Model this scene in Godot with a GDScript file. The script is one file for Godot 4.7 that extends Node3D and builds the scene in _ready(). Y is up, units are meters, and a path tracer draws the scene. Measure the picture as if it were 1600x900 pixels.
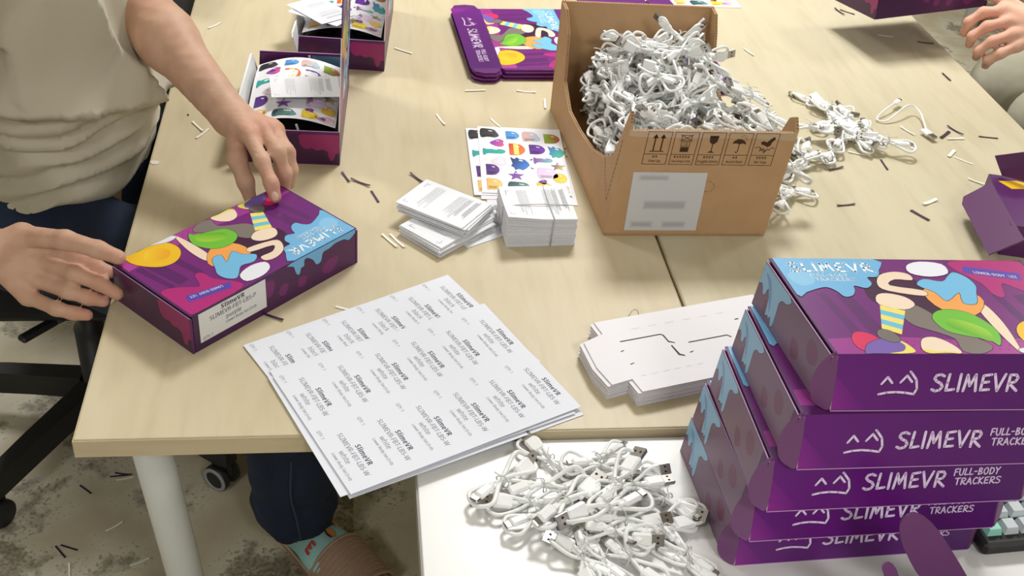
extends Node3D
# A packing table seen from above: purple mailer boxes, label sheets, sticker sheets, cards and a carton of short cables.
# Heights in this script are given above the wooden table top, which stands T over the floor.
const T := 0.73
var used := {}
var mats := {}
var rng := RandomNumberGenerator.new()
var ui := {}

# ---------------------------------------------------------------- naming
func numbered(called: String) -> String:
	if not used.has(called):
		used[called] = 0
		return called
	used[called] += 1
	return "%s_%03d" % [called, used[called]]

func tag(o: Node, label: String, category: String, group := "") -> Node:
	o.set_meta("label", label)
	o.set_meta("category", category)
	if group != "":
		o.set_meta("group", group)
	return o

func thing(called: String, label: String, category: String, at := Vector3.ZERO, group := "") -> Node3D:
	var o := Node3D.new()
	o.name = numbered(called)
	add_child(o)
	o.position = at
	tag(o, label, category, group)
	return o

func commit(st: SurfaceTool, smooth := false) -> ArrayMesh:
	if not smooth:
		pass
	st.generate_normals()
	return st.commit()

func part(called: String, mesh: Mesh, mat: Material, parent: Node) -> MeshInstance3D:
	var o := MeshInstance3D.new()
	o.name = called
	o.mesh = mesh
	o.material_override = null
	for i in mesh.get_surface_count():
		o.set_surface_override_material(i, mat)
	if parent == self:
		o.name = numbered(called)
	parent.add_child(o, true)
	return o

func struct(called: String, mesh: Mesh, mat: Material) -> MeshInstance3D:
	var o := part(called, mesh, mat, self)
	o.set_meta("kind", "structure")
	return o

func copy(src: Node3D, called: String, label := "", group := "") -> Node3D:
	var o: Node3D = src.duplicate()
	o.name = numbered(called)
	add_child(o)
	if label != "":
		o.set_meta("label", label)
	if group != "":
		o.set_meta("group", group)
	return o

func V(x: float, h: float, z: float) -> Vector3:
	return Vector3(x, T + h, z)

# ---------------------------------------------------------------- materials
func C(r: int, g: int, b: int) -> Color:
	return Color8(r, g, b)

func mat(key: String, c: Color, rough := 0.6, metal := 0.0, spec := 0.5) -> StandardMaterial3D:
	if mats.has(key):
		return mats[key]
	var m := StandardMaterial3D.new()
	m.albedo_color = c
	m.roughness = rough
	m.metallic = metal
	m.metallic_specular = spec
	mats[key] = m
	return m

func vmat(key: String, rough := 0.5, spec := 0.5) -> StandardMaterial3D:
	var m := mat(key, Color.WHITE, rough, 0.0, spec)
	m.vertex_color_use_as_albedo = true
	return m

func noise_tex(sd: int, freq: float, ramp: Array, oct := 4, kind := FastNoiseLite.TYPE_SIMPLEX_SMOOTH, size := 512, as_normal := false, bump := 4.0) -> NoiseTexture2D:
	var n := FastNoiseLite.new()
	n.seed = sd
	n.frequency = freq
	n.noise_type = kind
	n.fractal_octaves = oct
	var t := NoiseTexture2D.new()
	t.width = size
	t.height = size
	t.seamless = true
	t.noise = n
	if as_normal:
		t.as_normal_map = true
		t.bump_strength = bump
	elif ramp.size():
		var g := Gradient.new()
		g.offsets = PackedFloat32Array()
		g.colors = PackedColorArray()
		var off := PackedFloat32Array()
		var col := PackedColorArray()
		for i in ramp.size():
			off.append(float(i) / (ramp.size() - 1))
			col.append(ramp[i])
		g.offsets = off
		g.colors = col
		t.color_ramp = g
	return t

func tri_mat(m: StandardMaterial3D, tex: Texture2D, sc: Vector3, world := true) -> StandardMaterial3D:
	m.albedo_color = Color.WHITE
	m.albedo_texture = tex
	m.uv1_triplanar = true
	m.uv1_world_triplanar = world
	m.uv1_scale = sc
	return m

# ---------------------------------------------------------------- mesh helpers
func ST() -> SurfaceTool:
	var s := SurfaceTool.new()
	s.begin(Mesh.PRIMITIVE_TRIANGLES)
	s.set_smooth_group(-1)
	s.set_color(Color.WHITE)
	return s

func tri(s: SurfaceTool, a: Vector3, b: Vector3, c: Vector3) -> void:
	s.add_vertex(a)
	s.add_vertex(b)
	s.add_vertex(c)

# corners run clockwise as seen from outside
func quad(s: SurfaceTool, a: Vector3, b: Vector3, c: Vector3, d: Vector3) -> void:
	tri(s, a, b, c)
	tri(s, a, c, d)

func cbox(s: SurfaceTool, xf: Transform3D, size: Vector3, c := 0.002) -> void:
	var h := size * 0.5
	c = minf(c, minf(h.x, minf(h.y, h.z)) * 0.9)
	# twelve-edge chamfer: each face shrunk by c, joined by bevel quads and corner triangles
	var f := {}
	for ax in 3:
		for sg in [-1, 1]:
			for i in [-1, 1]:
				for j in [-1, 1]:
					var p := Vector3.ZERO
					p[ax] = sg * h[ax]
					p[(ax + 1) % 3] = i * (h[(ax + 1) % 3] - c)
					p[(ax + 2) % 3] = j * (h[(ax + 2) % 3] - c)
					var key := [0, 0, 0]
					key[ax] = sg
					key[(ax + 1) % 3] = i
					key[(ax + 2) % 3] = j
					f["%d:%d,%d,%d" % [ax, key[0], key[1], key[2]]] = xf * p
	for ax in 3:
		var b := (ax + 1) % 3
		var d := (ax + 2) % 3
		for sg in [-1, 1]:
			var ks := []
			for ij in [[-1, -1], [1, -1], [1, 1], [-1, 1]]:
				var key := [0, 0, 0]
				key[ax] = sg
				key[b] = ij[0]
				key[d] = ij[1]
				ks.append(f["%d:%d,%d,%d" % [ax, key[0], key[1], key[2]]])
			if sg > 0:
				ks.reverse()
			quad(s, ks[0], ks[1], ks[2], ks[3])
	for ax in 3:
		var b := (ax + 1) % 3
		var d := (ax + 2) % 3
		for sb in [-1, 1]:
			for sd in [-1, 1]:
				var q := []
				for e in [[b, -1], [b, 1], [d, 1], [d, -1]]:
					var key := [0, 0, 0]
					key[ax] = e[1]
					key[b] = sb
					key[d] = sd
					q.append(f["%d:%d,%d,%d" % [e[0], key[0], key[1], key[2]]])
				if sb * sd < 0:
					q.reverse()
				quad(s, q[0], q[1], q[2], q[3])
	for i in [-1, 1]:
		for j in [-1, 1]:
			for k in [-1, 1]:
				var q := []
				for ax in 3:
					q.append(f["%d:%d,%d,%d" % [ax, i, j, k]])
				if i * j * k > 0:
					q.reverse()
				tri(s, q[0], q[1], q[2])

func box_mesh(size: Vector3, c := 0.002, off := Vector3.ZERO) -> ArrayMesh:
	var s := ST()
	cbox(s, Transform3D(Basis.IDENTITY, off), size, c)
	return commit(s)

# a flat outline (u, v) carried into space by a map (u, v, w) and given thickness from w0 to w1
func extr(s: SurfaceTool, poly: PackedVector2Array, map: Callable, w0: float, w1: float) -> void:
	var p := poly
	if Geometry2D.is_polygon_clockwise(p):
		p = p.duplicate()
		p.reverse()
	var idx := Geometry2D.triangulate_polygon(p)
	for i in range(0, idx.size(), 3):
		var a := p[idx[i]]
		var b := p[idx[i + 1]]
		var c := p[idx[i + 2]]
		tri(s, map.call(a.x, a.y, w1), map.call(b.x, b.y, w1), map.call(c.x, c.y, w1))
		tri(s, map.call(a.x, a.y, w0), map.call(c.x, c.y, w0), map.call(b.x, b.y, w0))
	for i in p.size():
		var a := p[i]
		var b := p[(i + 1) % p.size()]
		quad(s, map.call(a.x, a.y, w1), map.call(a.x, a.y, w0), map.call(b.x, b.y, w0), map.call(b.x, b.y, w1))

func frame(o: Vector3, eu: Vector3, ev: Vector3, ew: Vector3) -> Callable:
	return func(u: float, v: float, w: float) -> Vector3: return o + eu * u + ev * v + ew * w

func rect(u0: float, v0: float, u1: float, v1: float) -> PackedVector2Array:
	return PackedVector2Array([Vector2(u0, v0), Vector2(u1, v0), Vector2(u1, v1), Vector2(u0, v1)])

func pts(text: String, k := 1.0) -> PackedVector2Array:
	var out := PackedVector2Array()
	for w in text.split(" ", false):
		var q := w.split(",")
		out.append(Vector2(float(q[0]), float(q[1])) * k)
	return out

# closed smooth outline through the given points
func curvy(p: PackedVector2Array, n := 4) -> PackedVector2Array:
	var out := PackedVector2Array()
	var m := p.size()
	for i in m:
		for k in n:
			out.append(p[i].cubic_interpolate(p[(i + 1) % m], p[(i + m - 1) % m], p[(i + 2) % m], float(k) / n))
	return out

# printed shape: a filled outline of one ink (or two inks along a direction), laid on a surface at print level w
func ink(s: SurfaceTool, poly: PackedVector2Array, map: Callable, w: float, c: Color, c2 := Color(0, 0, 0, 0), dir := Vector2.ZERO) -> void:
	var idx := Geometry2D.triangulate_polygon(poly)
	var lo := 1e9
	var hi := -1e9
	if c2.a > 0.0:
		for q in poly:
			lo = minf(lo, q.dot(dir))
			hi = maxf(hi, q.dot(dir))
	for i in range(0, idx.size(), 3):
		for k in 3:
			var q := poly[idx[i + k]]
			var cc := c
			if c2.a > 0.0:
				cc = c.lerp(c2, (q.dot(dir) - lo) / maxf(hi - lo, 1e-6))
			s.set_color(cc.srgb_to_linear())
			s.add_vertex(map.call(q.x, q.y, w))

func stroke(s: SurfaceTool, line: PackedVector2Array, wd: float, map: Callable, w: float, c: Color) -> void:
	s.set_color(c.srgb_to_linear())
	var r := wd * 0.5
	for i in line.size() - 1:
		var d := (line[i + 1] - line[i]).normalized()
		var n := Vector2(-d.y, d.x) * r
		quad(s, map.call(line[i].x + n.x, line[i].y + n.y, w), map.call(line[i + 1].x + n.x, line[i + 1].y + n.y, w), map.call(line[i + 1].x - n.x, line[i + 1].y - n.y, w), map.call(line[i].x - n.x, line[i].y - n.y, w))
	for p in line:
		for k in 8:
			var a := TAU * k / 8
			var b := TAU * (k + 1) / 8
			tri(s, map.call(p.x, p.y, w), map.call(p.x + cos(a) * r, p.y + sin(a) * r, w), map.call(p.x + cos(b) * r, p.y + sin(b) * r, w))

# marker-pen capitals, each on a cell one unit high with y running down
const PEN := {
	"S": [0.78, "0.74,0.1 0.5,0 0.2,0.06 0.1,0.24 0.28,0.42 0.58,0.54 0.72,0.74 0.56,0.94 0.25,1 0.02,0.9"],
	"L": [0.62, "0.16,0 0.1,0.5 0.06,0.96 0.6,0.9"],
	"I": [0.28, "0.16,0 0.12,1"],
	"M": [0.98, "0.04,1 0.2,0.04 0.44,0.7 0.76,0.02 0.9,1"],
	"E": [0.74, "0.7,0.02 0.16,0.08 0.1,0.95 0.68,0.92|0.13,0.5 0.58,0.46"],
	"V": [0.8, "0.04,0 0.36,1 0.78,0"],
	"R": [0.78, "0.1,1 0.16,0.04 0.58,0.04 0.72,0.22 0.58,0.46 0.16,0.54 0.76,1"],
	"F": [0.66, "0.1,1 0.16,0.04 0.66,0|0.14,0.5 0.54,0.46"],
	"U": [0.78, "0.08,0 0.08,0.7 0.26,0.98 0.54,0.96 0.68,0.7 0.72,0"],
	"B": [0.74, "0.1,1 0.16,0.02 0.54,0.06 0.6,0.26 0.16,0.5 0.6,0.6 0.66,0.84 0.1,1"],
	"O": [0.84, "0.42,0 0.1,0.24 0.08,0.7 0.32,1 0.66,0.84 0.76,0.4 0.62,0.06 0.42,0"],
	"D": [0.8, "0.12,0 0.08,1 0.5,0.9 0.74,0.54 0.6,0.14 0.12,0"],
	"Y": [0.74, "0.04,0 0.36,0.5 0.72,0|0.36,0.5 0.24,1"],
	"T": [0.74, "0.02,0.06 0.74,0|0.38,0.04 0.34,1"],
	"A": [0.8, "0.02,1 0.4,0 0.76,1|0.18,0.66 0.64,0.62"],
	"C": [0.74, "0.72,0.14 0.44,0 0.14,0.26 0.08,0.7 0.34,1 0.7,0.88"],
	"K": [0.74, "0.12,0 0.08,1|0.68,0 0.12,0.56 0.72,1"],
	"W": [1.0, "0.02,0 0.2,1 0.48,0.3 0.72,1 0.96,0"],
	"-": [0.5, "0.06,0.5 0.42,0.48"],
	" ": [0.5, ""],
}

func pen(s: SurfaceTool, text: String, at: Vector2, size: float, wd: float, map: Callable, w: float, c: Color, wide := 1.0) -> void:
	var x := at.x
	for ch in text:
		var g = PEN[ch]
		for l in (g[1] as String).split("|", false):
			var line := PackedVector2Array()
			for p in pts(l):
				line.append(Vector2(x + p.x * size * wide, at.y + p.y * size))
			stroke(s, line, wd, map, w, c)
		x += (g[0] + 0.16) * size * wide

func pen_width(text: String, size: float, wide := 1.0) -> float:
	var x := 0.0
	for ch in text:
		x += (PEN[ch][0] + 0.16) * size * wide
	return x

func lettering(s: SurfaceTool, text: String, size: float, xf: Transform3D, bold := false, align := HORIZONTAL_ALIGNMENT_CENTER) -> void:
	var key := "%s|%s|%d" % [text, bold, align]
	if not ui.has(key):
		var f := SystemFont.new()
		f.font_names = PackedStringArray(["Droid Sans"])
		if bold:
			f.font_weight = 700
		var t := TextMesh.new()
		t.text = text
		t.font = f
		t.font_size = 32
		t.pixel_size = 1.0 / 32.0
		t.depth = 0.0
		t.curve_step = 2.0
		t.horizontal_alignment = align
		ui[key] = t
	var tm: TextMesh = ui[key]
	if tm.get_surface_count():
		var a := tm.surface_get_arrays(0)
		var vs: PackedVector3Array = a[Mesh.ARRAY_VERTEX]
		var ix: PackedInt32Array = a[Mesh.ARRAY_INDEX] if a[Mesh.ARRAY_INDEX] != null else PackedInt32Array(range(vs.size()))
		for i in ix:
			s.add_vertex(xf * (vs[i] * size))

func tube(s: SurfaceTool, path: PackedVector3Array, r: float, sides := 7, caps := true) -> void:
	s.set_smooth_group(0)
	var rings := []
	var up := Vector3.UP
	for i in path.size():
		var d := (path[mini(i + 1, path.size() - 1)] - path[maxi(i - 1, 0)]).normalized()
		if absf(d.dot(up)) > 0.95:
			up = Vector3.RIGHT if absf(d.x) < 0.9 else Vector3.BACK
		var sx := d.cross(up).normalized()
		up = sx.cross(d).normalized()
		var ring := []
		for k in sides:
			var a := TAU * k / sides
			ring.append(path[i] + (sx * cos(a) + up * sin(a)) * r)
		rings.append(ring)
	for i in path.size() - 1:
		for k in sides:
			var k2 := (k + 1) % sides
			quad(s, rings[i][k], rings[i][k2], rings[i + 1][k2], rings[i + 1][k])
	if caps:
		for k in sides:
			var k2 := (k + 1) % sides
			tri(s, path[0], rings[0][k2], rings[0][k])
			tri(s, path[-1], rings[-1][k], rings[-1][k2])
	s.set_smooth_group(-1)

func smooth3(p: PackedVector3Array, n := 5) -> PackedVector3Array:
	var out := PackedVector3Array()
	for i in p.size() - 1:
		for k in n:
			out.append(p[i].cubic_interpolate(p[i + 1], p[maxi(i - 1, 0)], p[mini(i + 2, p.size() - 1)], float(k) / n))
	out.append(p[-1])
	return out

func lathe(s: SurfaceTool, prof: PackedVector2Array, xf: Transform3D, sides := 24) -> void:
	s.set_smooth_group(0)
	for i in prof.size() - 1:
		for k in sides:
			var a := TAU * k / sides
			var b := TAU * (k + 1) / sides
			var p := func(q: Vector2, t: float) -> Vector3: return xf * Vector3(q.x * cos(t), q.y, q.x * sin(t))
			quad(s, p.call(prof[i], a), p.call(prof[i + 1], a), p.call(prof[i + 1], b), p.call(prof[i], b))
	s.set_smooth_group(-1)

# ---------------------------------------------------------------- soft bodies: tapered capsules joined by a smooth minimum, meshed as surface nets
# a bone is [from, to, radius_from, radius_to] or with a flattening axis and factor [.., axis, factor]
func body_into(out: Dictionary, bones: Array, cell: float, k: float, clip := AABB()) -> void:
	var lo := Vector3(1e9, 1e9, 1e9)
	var hi := -lo
	for b in bones:
		for e in 2:
			var r: float = b[2 + e] + k + cell * 2.0
			lo = lo.min(b[e] - Vector3(r, r, r))
			hi = hi.max(b[e] + Vector3(r, r, r))
	if clip.size.x > 0.0:
		lo = lo.max(clip.position)
		hi = hi.min(clip.end)
	var nx := int((hi.x - lo.x) / cell) + 2
	var ny := int((hi.y - lo.y) / cell) + 2
	var nz := int((hi.z - lo.z) / cell) + 2
	var f := PackedFloat32Array()
	f.resize(nx * ny * nz)
	f.fill(1000.0)
	for b in bones:
		var a: Vector3 = b[0]
		var e: Vector3 = b[1]
		var ra: float = b[2]
		var rb: float = b[3]
		var ax := Vector3.ZERO
		var kk := 0.0
		var fl := 1.0
		if b.size() > 4:
			ax = (b[4] as Vector3).normalized()
			fl = b[5]
			kk = 1.0 / fl - 1.0
		var m := maxf(ra, rb) * 1.05 + k + cell * 2.0
		var bl := (a.min(e) - Vector3(m, m, m) - lo) / cell
		var bh := (a.max(e) + Vector3(m, m, m) - lo) / cell
		var ab := e - a
		ab += ax * (ax.dot(ab) * kk)
		var l2 := maxf(ab.length_squared(), 1e-12)
		for z in range(maxi(int(bl.z), 0), mini(int(bh.z) + 1, nz)):
			for y in range(maxi(int(bl.y), 0), mini(int(bh.y) + 1, ny)):
				var row := (z * ny + y) * nx
				for x in range(maxi(int(bl.x), 0), mini(int(bh.x) + 1, nx)):
					var p := lo + Vector3(x, y, z) * cell - a
					if kk != 0.0:
						p += ax * (ax.dot(p) * kk)
					var t := clampf(p.dot(ab) / l2, 0.0, 1.0)
					var d := p.distance_to(ab * t) - lerpf(ra, rb, t)
					var o := f[row + x]
					var h := maxf(k - absf(o - d), 0.0) / k
					f[row + x] = minf(o, d) - h * h * k * 0.25
	# surface nets
	var verts: PackedVector3Array = out.v
	var tris: PackedInt32Array = out.i
	var at := PackedInt32Array()
	at.resize(nx * ny * nz)
	at.fill(-1)
	var off := [0, 1, nx, nx + 1, nx * ny, nx * ny + 1, nx * ny + nx, nx * ny + nx + 1]
	var edges := [[0, 1], [2, 3], [4, 5], [6, 7], [0, 2], [1, 3], [4, 6], [5, 7], [0, 4], [1, 5], [2, 6], [3, 7]]
	for z in nz - 1:
		for y in ny - 1:
			var row := (z * ny + y) * nx
			for x in nx - 1:
				var i := row + x
				var f0 := f[i]
				if f0 > 100.0:
					continue
				var n := 0
				for c in 8:
					if f[i + off[c]] < 0.0:
						n += 1
				if n == 0 or n == 8:
					continue
				var sum := Vector3.ZERO
				var cnt := 0
				for ed in edges:
					var d0 := f[i + off[ed[0]]]
					var d1 := f[i + off[ed[1]]]
					if (d0 < 0.0) != (d1 < 0.0):
						var t := d0 / (d0 - d1)
						var p0 := Vector3(ed[0] & 1, (ed[0] >> 1) & 1, ed[0] >> 2)
						var p1 := Vector3(ed[1] & 1, (ed[1] >> 1) & 1, ed[1] >> 2)
						sum += p0.lerp(p1, t)
						cnt += 1
				at[i] = verts.size()
				verts.append(lo + (Vector3(x, y, z) + sum / cnt) * cell)
	var step := [1, nx, nx * ny]
	for z in range(1, nz - 1):
		for y in range(1, ny - 1):
			var row := (z * ny + y) * nx
			for x in range(1, nx - 1):
				var i := row + x
				var d0 := f[i]
				if d0 > 100.0:
					continue
				for axis in 3:
					var d1 := f[i + step[axis]]
					if (d0 < 0.0) == (d1 < 0.0):
						continue
					var u: int = step[(axis + 1) % 3]
					var w: int = step[(axis + 2) % 3]
					var q := [at[i - u - w], at[i - w], at[i], at[i - u]]
					if q[0] < 0 or q[1] < 0 or q[2] < 0 or q[3] < 0:
						continue
					if d0 < 0.0:
						q.reverse()
					tris.append_array(PackedInt32Array([q[0], q[1], q[2], q[0], q[2], q[3]]))
	out.v = verts
	out.i = tris

func normals_of(v: PackedVector3Array, ix: PackedInt32Array) -> PackedVector3Array:
	var n := PackedVector3Array()
	n.resize(v.size())
	for i in range(0, ix.size(), 3):
		var c := (v[ix[i + 2]] - v[ix[i]]).cross(v[ix[i + 1]] - v[ix[i]])
		n[ix[i]] += c
		n[ix[i + 1]] += c
		n[ix[i + 2]] += c
	for i in n.size():
		n[i] = n[i].normalized()
	return n

func body_mesh(d: Dictionary, disp = null, tint = null) -> ArrayMesh:
	var v: PackedVector3Array = d.v
	var ix: PackedInt32Array = d.i
	var n := normals_of(v, ix)
	if disp != null:
		for i in v.size():
			v[i] += n[i] * disp.call(v[i], n[i])
		n = normals_of(v, ix)
	var a := []
	a.resize(Mesh.ARRAY_MAX)
	a[Mesh.ARRAY_VERTEX] = v
	a[Mesh.ARRAY_NORMAL] = n
	a[Mesh.ARRAY_INDEX] = ix
	if tint != null:
		var col := PackedColorArray()
		for p in v:
			col.append((tint.call(p) as Color).srgb_to_linear())
		a[Mesh.ARRAY_COLOR] = col
	var m := ArrayMesh.new()
	m.add_surface_from_arrays(Mesh.PRIMITIVE_TRIANGLES, a)
	return m

# ---------------------------------------------------------------- the place
func _ready() -> void:
	rng.seed = 7
	var cam := Camera3D.new()
	cam.name = "camera"
	cam.fov = 28.87
	cam.near = 0.05
	cam.far = 60.0
	cam.transform = Transform3D(Basis(Vector3.UP, -0.175946) * Basis(Vector3.RIGHT, -0.634268) * Basis(Vector3.BACK, 0.101435), Vector3(0, T + 0.889788, 0))
	add_child(cam)
	cam.current = true
	var env := Environment.new()
	env.background_mode = Environment.BG_COLOR
	env.background_color = C(40, 40, 38)
	env.tonemap_mode = Environment.TONE_MAPPER_LINEAR
	env.tonemap_exposure = 1.0
	env.sdfgi_enabled = true
	env.ssao_enabled = true
	env.ssil_enabled = true
	var we := WorldEnvironment.new()
	we.name = "environment"
	we.environment = env
	add_child(we)
	# ceiling panels: two rows, the far row over the back of the tables
	for p in [[0.75, -2.75, 1.0], [2.95, -2.75, 0.5], [-1.45, -2.75, 0.5], [0.75, 1.3, 0.5], [2.95, 1.3, 0.45], [-1.45, 1.3, 0.45]]:
		ceiling_light(Vector3(p[0], 2.79, p[1]), p[2])
	room()
	tables()
	seating()
	var people := true
	if people:
		person_sorting()
		person_holding()
	stack_of_boxes()
	other_boxes()
	carton()
	paper_goods()
	cables()
	strips()
	small_things()

func ceiling_light(at: Vector3, k: float) -> void:
	var t := thing("ceiling_light", ["square ceiling light panel in the far row above the tables", "square ceiling light panel in the near row above the photographer"][0 if at.z < -1.0 else 1], "light", at, "ceiling light panels")
	var s := ST()
	for e in [[0.0, 0.31, 0.64, 0.03], [0.0, -0.31, 0.64, 0.03], [0.31, 0.0, 0.03, 0.6], [-0.31, 0.0, 0.03, 0.6]]:
		cbox(s, Transform3D(Basis.IDENTITY, Vector3(e[0], 0, e[1])), Vector3(e[2], 0.03, e[3]), 0.004)
	part("frame", commit(s), mat("white metal", C(225, 225, 222), 0.4), t)
	var g := mat("panel glow", C(245, 245, 240), 0.5)
	g.emission_enabled = true
	g.emission = C(255, 253, 248)
	g.emission_energy_multiplier = 0.9
	part("diffuser", box_mesh(Vector3(0.6, 0.012, 0.6), 0.002), g, t)
	var l := AreaLight3D.new()
	l.name = "lamp"
	l.area_size = Vector2(0.58, 0.58)
	l.light_color = Color(0.99, 0.99, 0.99)
	l.light_energy = 6.5 * k
	l.area_range = 14.0
	l.area_attenuation = 2.0
	l.shadow_enabled = true
	l.position = Vector3(0, -0.02, 0)
	l.rotation = Vector3(-PI / 2, 0, 0)
	t.add_child(l)

func room() -> void:
	var n1 := FastNoiseLite.new()
	n1.seed = 3
	n1.frequency = 0.006
	n1.fractal_octaves = 5
	var n2 := FastNoiseLite.new()
	n2.seed = 11
	n2.frequency = 0.03
	n2.fractal_octaves = 4
	var n3 := FastNoiseLite.new()
	n3.seed = 23
	n3.frequency = 0.16
	n3.fractal_octaves = 3
	var sz := 768
	var img := Image.create(sz, sz, false, Image.FORMAT_RGB8)
	var base := C(182, 171, 144)
	var dark := C(106, 98, 84)
	var pale := C(208, 203, 184)
	var brown := C(112, 98, 70)
	for y in sz:
		for x in sz:
			var a := n1.get_noise_2d(x, y)
			var b := n2.get_noise_2d(x, y)
			var c := n3.get_noise_2d(x, y)
			var col := base.lerp(pale, clampf(0.5 + a * 1.3, 0.0, 1.0))
			col = col.lerp(dark, clampf((a * 1.1 + b * 0.45 - 0.16) * 1.7, 0.0, 0.58))
			col = col.lerp(brown, clampf((c * 0.9 + a * 0.9 - 0.42) * 4.0, 0.0, 0.6))
			img.set_pixel(x, y, col)
	var fm := mat("concrete", Color.WHITE, 0.62)
	tri_mat(fm, ImageTexture.create_from_image(img), Vector3(0.8, 0.8, 0.8))
	struct("floor", box_mesh(Vector3(11, 0.1, 11), 0.001, Vector3(1, -0.05, -1.5)), fm)
	var wm := mat("wall paint", C(214, 213, 208), 0.85)
	struct("wall_back", box_mesh(Vector3(11, 2.9, 0.12), 0.001, Vector3(1, 1.4, -7.0)), wm)
	struct("wall_front", box_mesh(Vector3(11, 2.9, 0.12), 0.001, Vector3(1, 1.4, 4.0)), wm)
	struct("wall_left", box_mesh(Vector3(0.12, 2.9, 11), 0.001, Vector3(-4.5, 1.4, -1.5)), wm)
	struct("wall_right", box_mesh(Vector3(0.12, 2.9, 11), 0.001, Vector3(6.5, 1.4, -1.5)), wm)
	struct("ceiling", box_mesh(Vector3(11, 0.1, 11), 0.001, Vector3(1, 2.86, -1.5)), mat("ceiling paint", C(225, 223, 214), 0.9))

func wood(key: String, a: Color, b: Color, along: Vector3, sd: int) -> StandardMaterial3D:
	var m := mat(key, Color.WHITE, 0.42, 0.0, 0.4)
	var t := noise_tex(sd, 0.012, [a, a.lerp(b, 0.35), a.lerp(b, 0.55), b, a.lerp(b, 0.3)], 5)
	tri_mat(m, t, along)
	m.detail_enabled = true
	m.detail_blend_mode = BaseMaterial3D.BLEND_MODE_MUL
	m.detail_albedo = noise_tex(sd + 5, 0.05, [C(244, 242, 238), C(255, 255, 255), C(250, 248, 245)], 3, FastNoiseLite.TYPE_SIMPLEX_SMOOTH, 256)
	m.detail_uv_layer = BaseMaterial3D.DETAIL_UV_1
	return m

func table_leg(t: Node3D, x: float, z: float, tx: float, tz: float) -> void:
	var s := ST()
	tube(s, PackedVector3Array([Vector3(x, T - 0.0249, z), Vector3(lerpf(x, tx, 0.5), T * 0.5, lerpf(z, tz, 0.5)), Vector3(tx, 0.0, tz)]), 0.025, 20)
	part("leg", commit(s), mat("powder coat", C(205, 208, 203), 0.38), t)

func tables() -> void:
	var grain := Vector3(2.2, 2.2, 0.34)
	var top_mat := wood("maple top", C(203, 190, 159), C(198, 184, 152), grain, 5)
	var top_mat2 := wood("pale maple top", C(201, 192, 164), C(197, 187, 158), grain, 14)
	var edge_mat := wood("maple edge", C(204, 190, 158), C(190, 174, 142), Vector3(0.4, 3.0, 0.4), 9)
	for i in 2:
		var x0: float = [-0.302, 0.4415][i]
		var x1: float = [0.4375, 1.198][i]
		var t := thing("work_table", ["maple topped table on the left, white leg showing below its near corner", "maple topped table right of the seam, strewn with cables and strips"][i], "table", Vector3.ZERO)
		var s := ST()
		cbox(s, Transform3D(Basis.IDENTITY, V((x0 + x1) * 0.5, -0.0125, -1.667)), Vector3(x1 - x0 - 0.003, 0.0249, 1.497), 0.0008)
		part("table_top", commit(s), [top_mat, top_mat2][i], t)
		s = ST()
		for e in [[(x0 + x1) * 0.5, -0.917, x1 - x0, 0.0016], [(x0 + x1) * 0.5, -2.417, x1 - x0, 0.0016], [x0 + 0.0008, -1.667, 0.0016, 1.5], [x1 - 0.0008, -1.667, 0.0016, 1.5]]:
			cbox(s, Transform3D(Basis.IDENTITY, V(e[0], -0.0129, e[1])), Vector3(e[2], 0.0242, e[3]), 0.0005)
		part("edge_band", commit(s), edge_mat, t)
		s = ST()
		for e in [[-1.08, x0 + 0.06, x1 - 0.06], [-2.25, x0 + 0.06, x1 - 0.06]]:
			cbox(s, Transform3D(Basis.IDENTITY, V((e[1] + e[2]) * 0.5, -0.047, e[0])), Vector3(e[2] - e[1], 0.04, 0.03), 0.002)
		part("apron", commit(s), mat("powder coat", C(205, 208, 203), 0.38), t)
		table_leg(t, x0 + 0.031, -1.08, x0 + 0.0855, -1.08)
		table_leg(t, x1 - 0.031, -1.08, x1 - 0.0855, -1.08)
		table_leg(t, x0 + 0.031, -2.25, x0 + 0.0855, -2.25)
		table_leg(t, x1 - 0.031, -2.25, x1 - 0.0855, -2.25)
	# white table pushed against the front edge, a centimetre lower
	var t2 := thing("white_table", "glossy white table pushed against the near edge of the maple tables", "table")
	var s2 := ST()
	cbox(s2, Transform3D(Basis.IDENTITY, V(0.069 + 0.65, -0.011 - 0.0125, -0.9135 + 0.3)), Vector3(1.3, 0.025, 0.6), 0.0012)
	part("table_top", commit(s2), mat("white laminate", C(222, 221, 217), 0.32), t2)
	s2 = ST()
	cbox(s2, Transform3D(Basis.IDENTITY, V(0.0680, -0.0242, -0.6135)), Vector3(0.0022, 0.0235, 0.6), 0.0006)
	cbox(s2, Transform3D(Basis.IDENTITY, V(0.719, -0.0242, -0.9145)), Vector3(1.3, 0.0235, 0.0022), 0.0006)
	part("edge_band", commit(s2), mat("grey edge", C(150, 146, 138), 0.5), t2)
	for e in [[0.14, -0.86], [1.30, -0.86], [0.14, -0.37], [1.30, -0.37]]:
		var s := ST()
		cbox(s, Transform3D(Basis.IDENTITY, Vector3(e[0] + 0.3, (T - 0.036) * 0.5, e[1])), Vector3(0.04, T - 0.036, 0.04), 0.003)
		part("leg", commit(s), mat("powder coat", C(205, 208, 203), 0.38), t2)
	# next table along, of which a white leg shows past the right edge
	var t3 := thing("side_table", "white legged table standing beyond the right edge of the maple tables", "table")
	part("table_top", box_mesh(Vector3(1.2, 0.025, 0.75), 0.001, V(2.95, -0.0125, -3.6)), top_mat, t3)
	for e in [[2.42, -3.30], [3.48, -3.30], [2.42, -3.90], [3.48, -3.90]]:
		var s := ST()
		tube(s, PackedVector3Array([V(e[0], -0.026, e[1]), V(e[0] - 0.03, -T, e[1] + 0.02)]), 0.03, 16)
		part("leg", commit(s), mat("powder coat", C(205, 208, 203), 0.38), t3)

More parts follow.
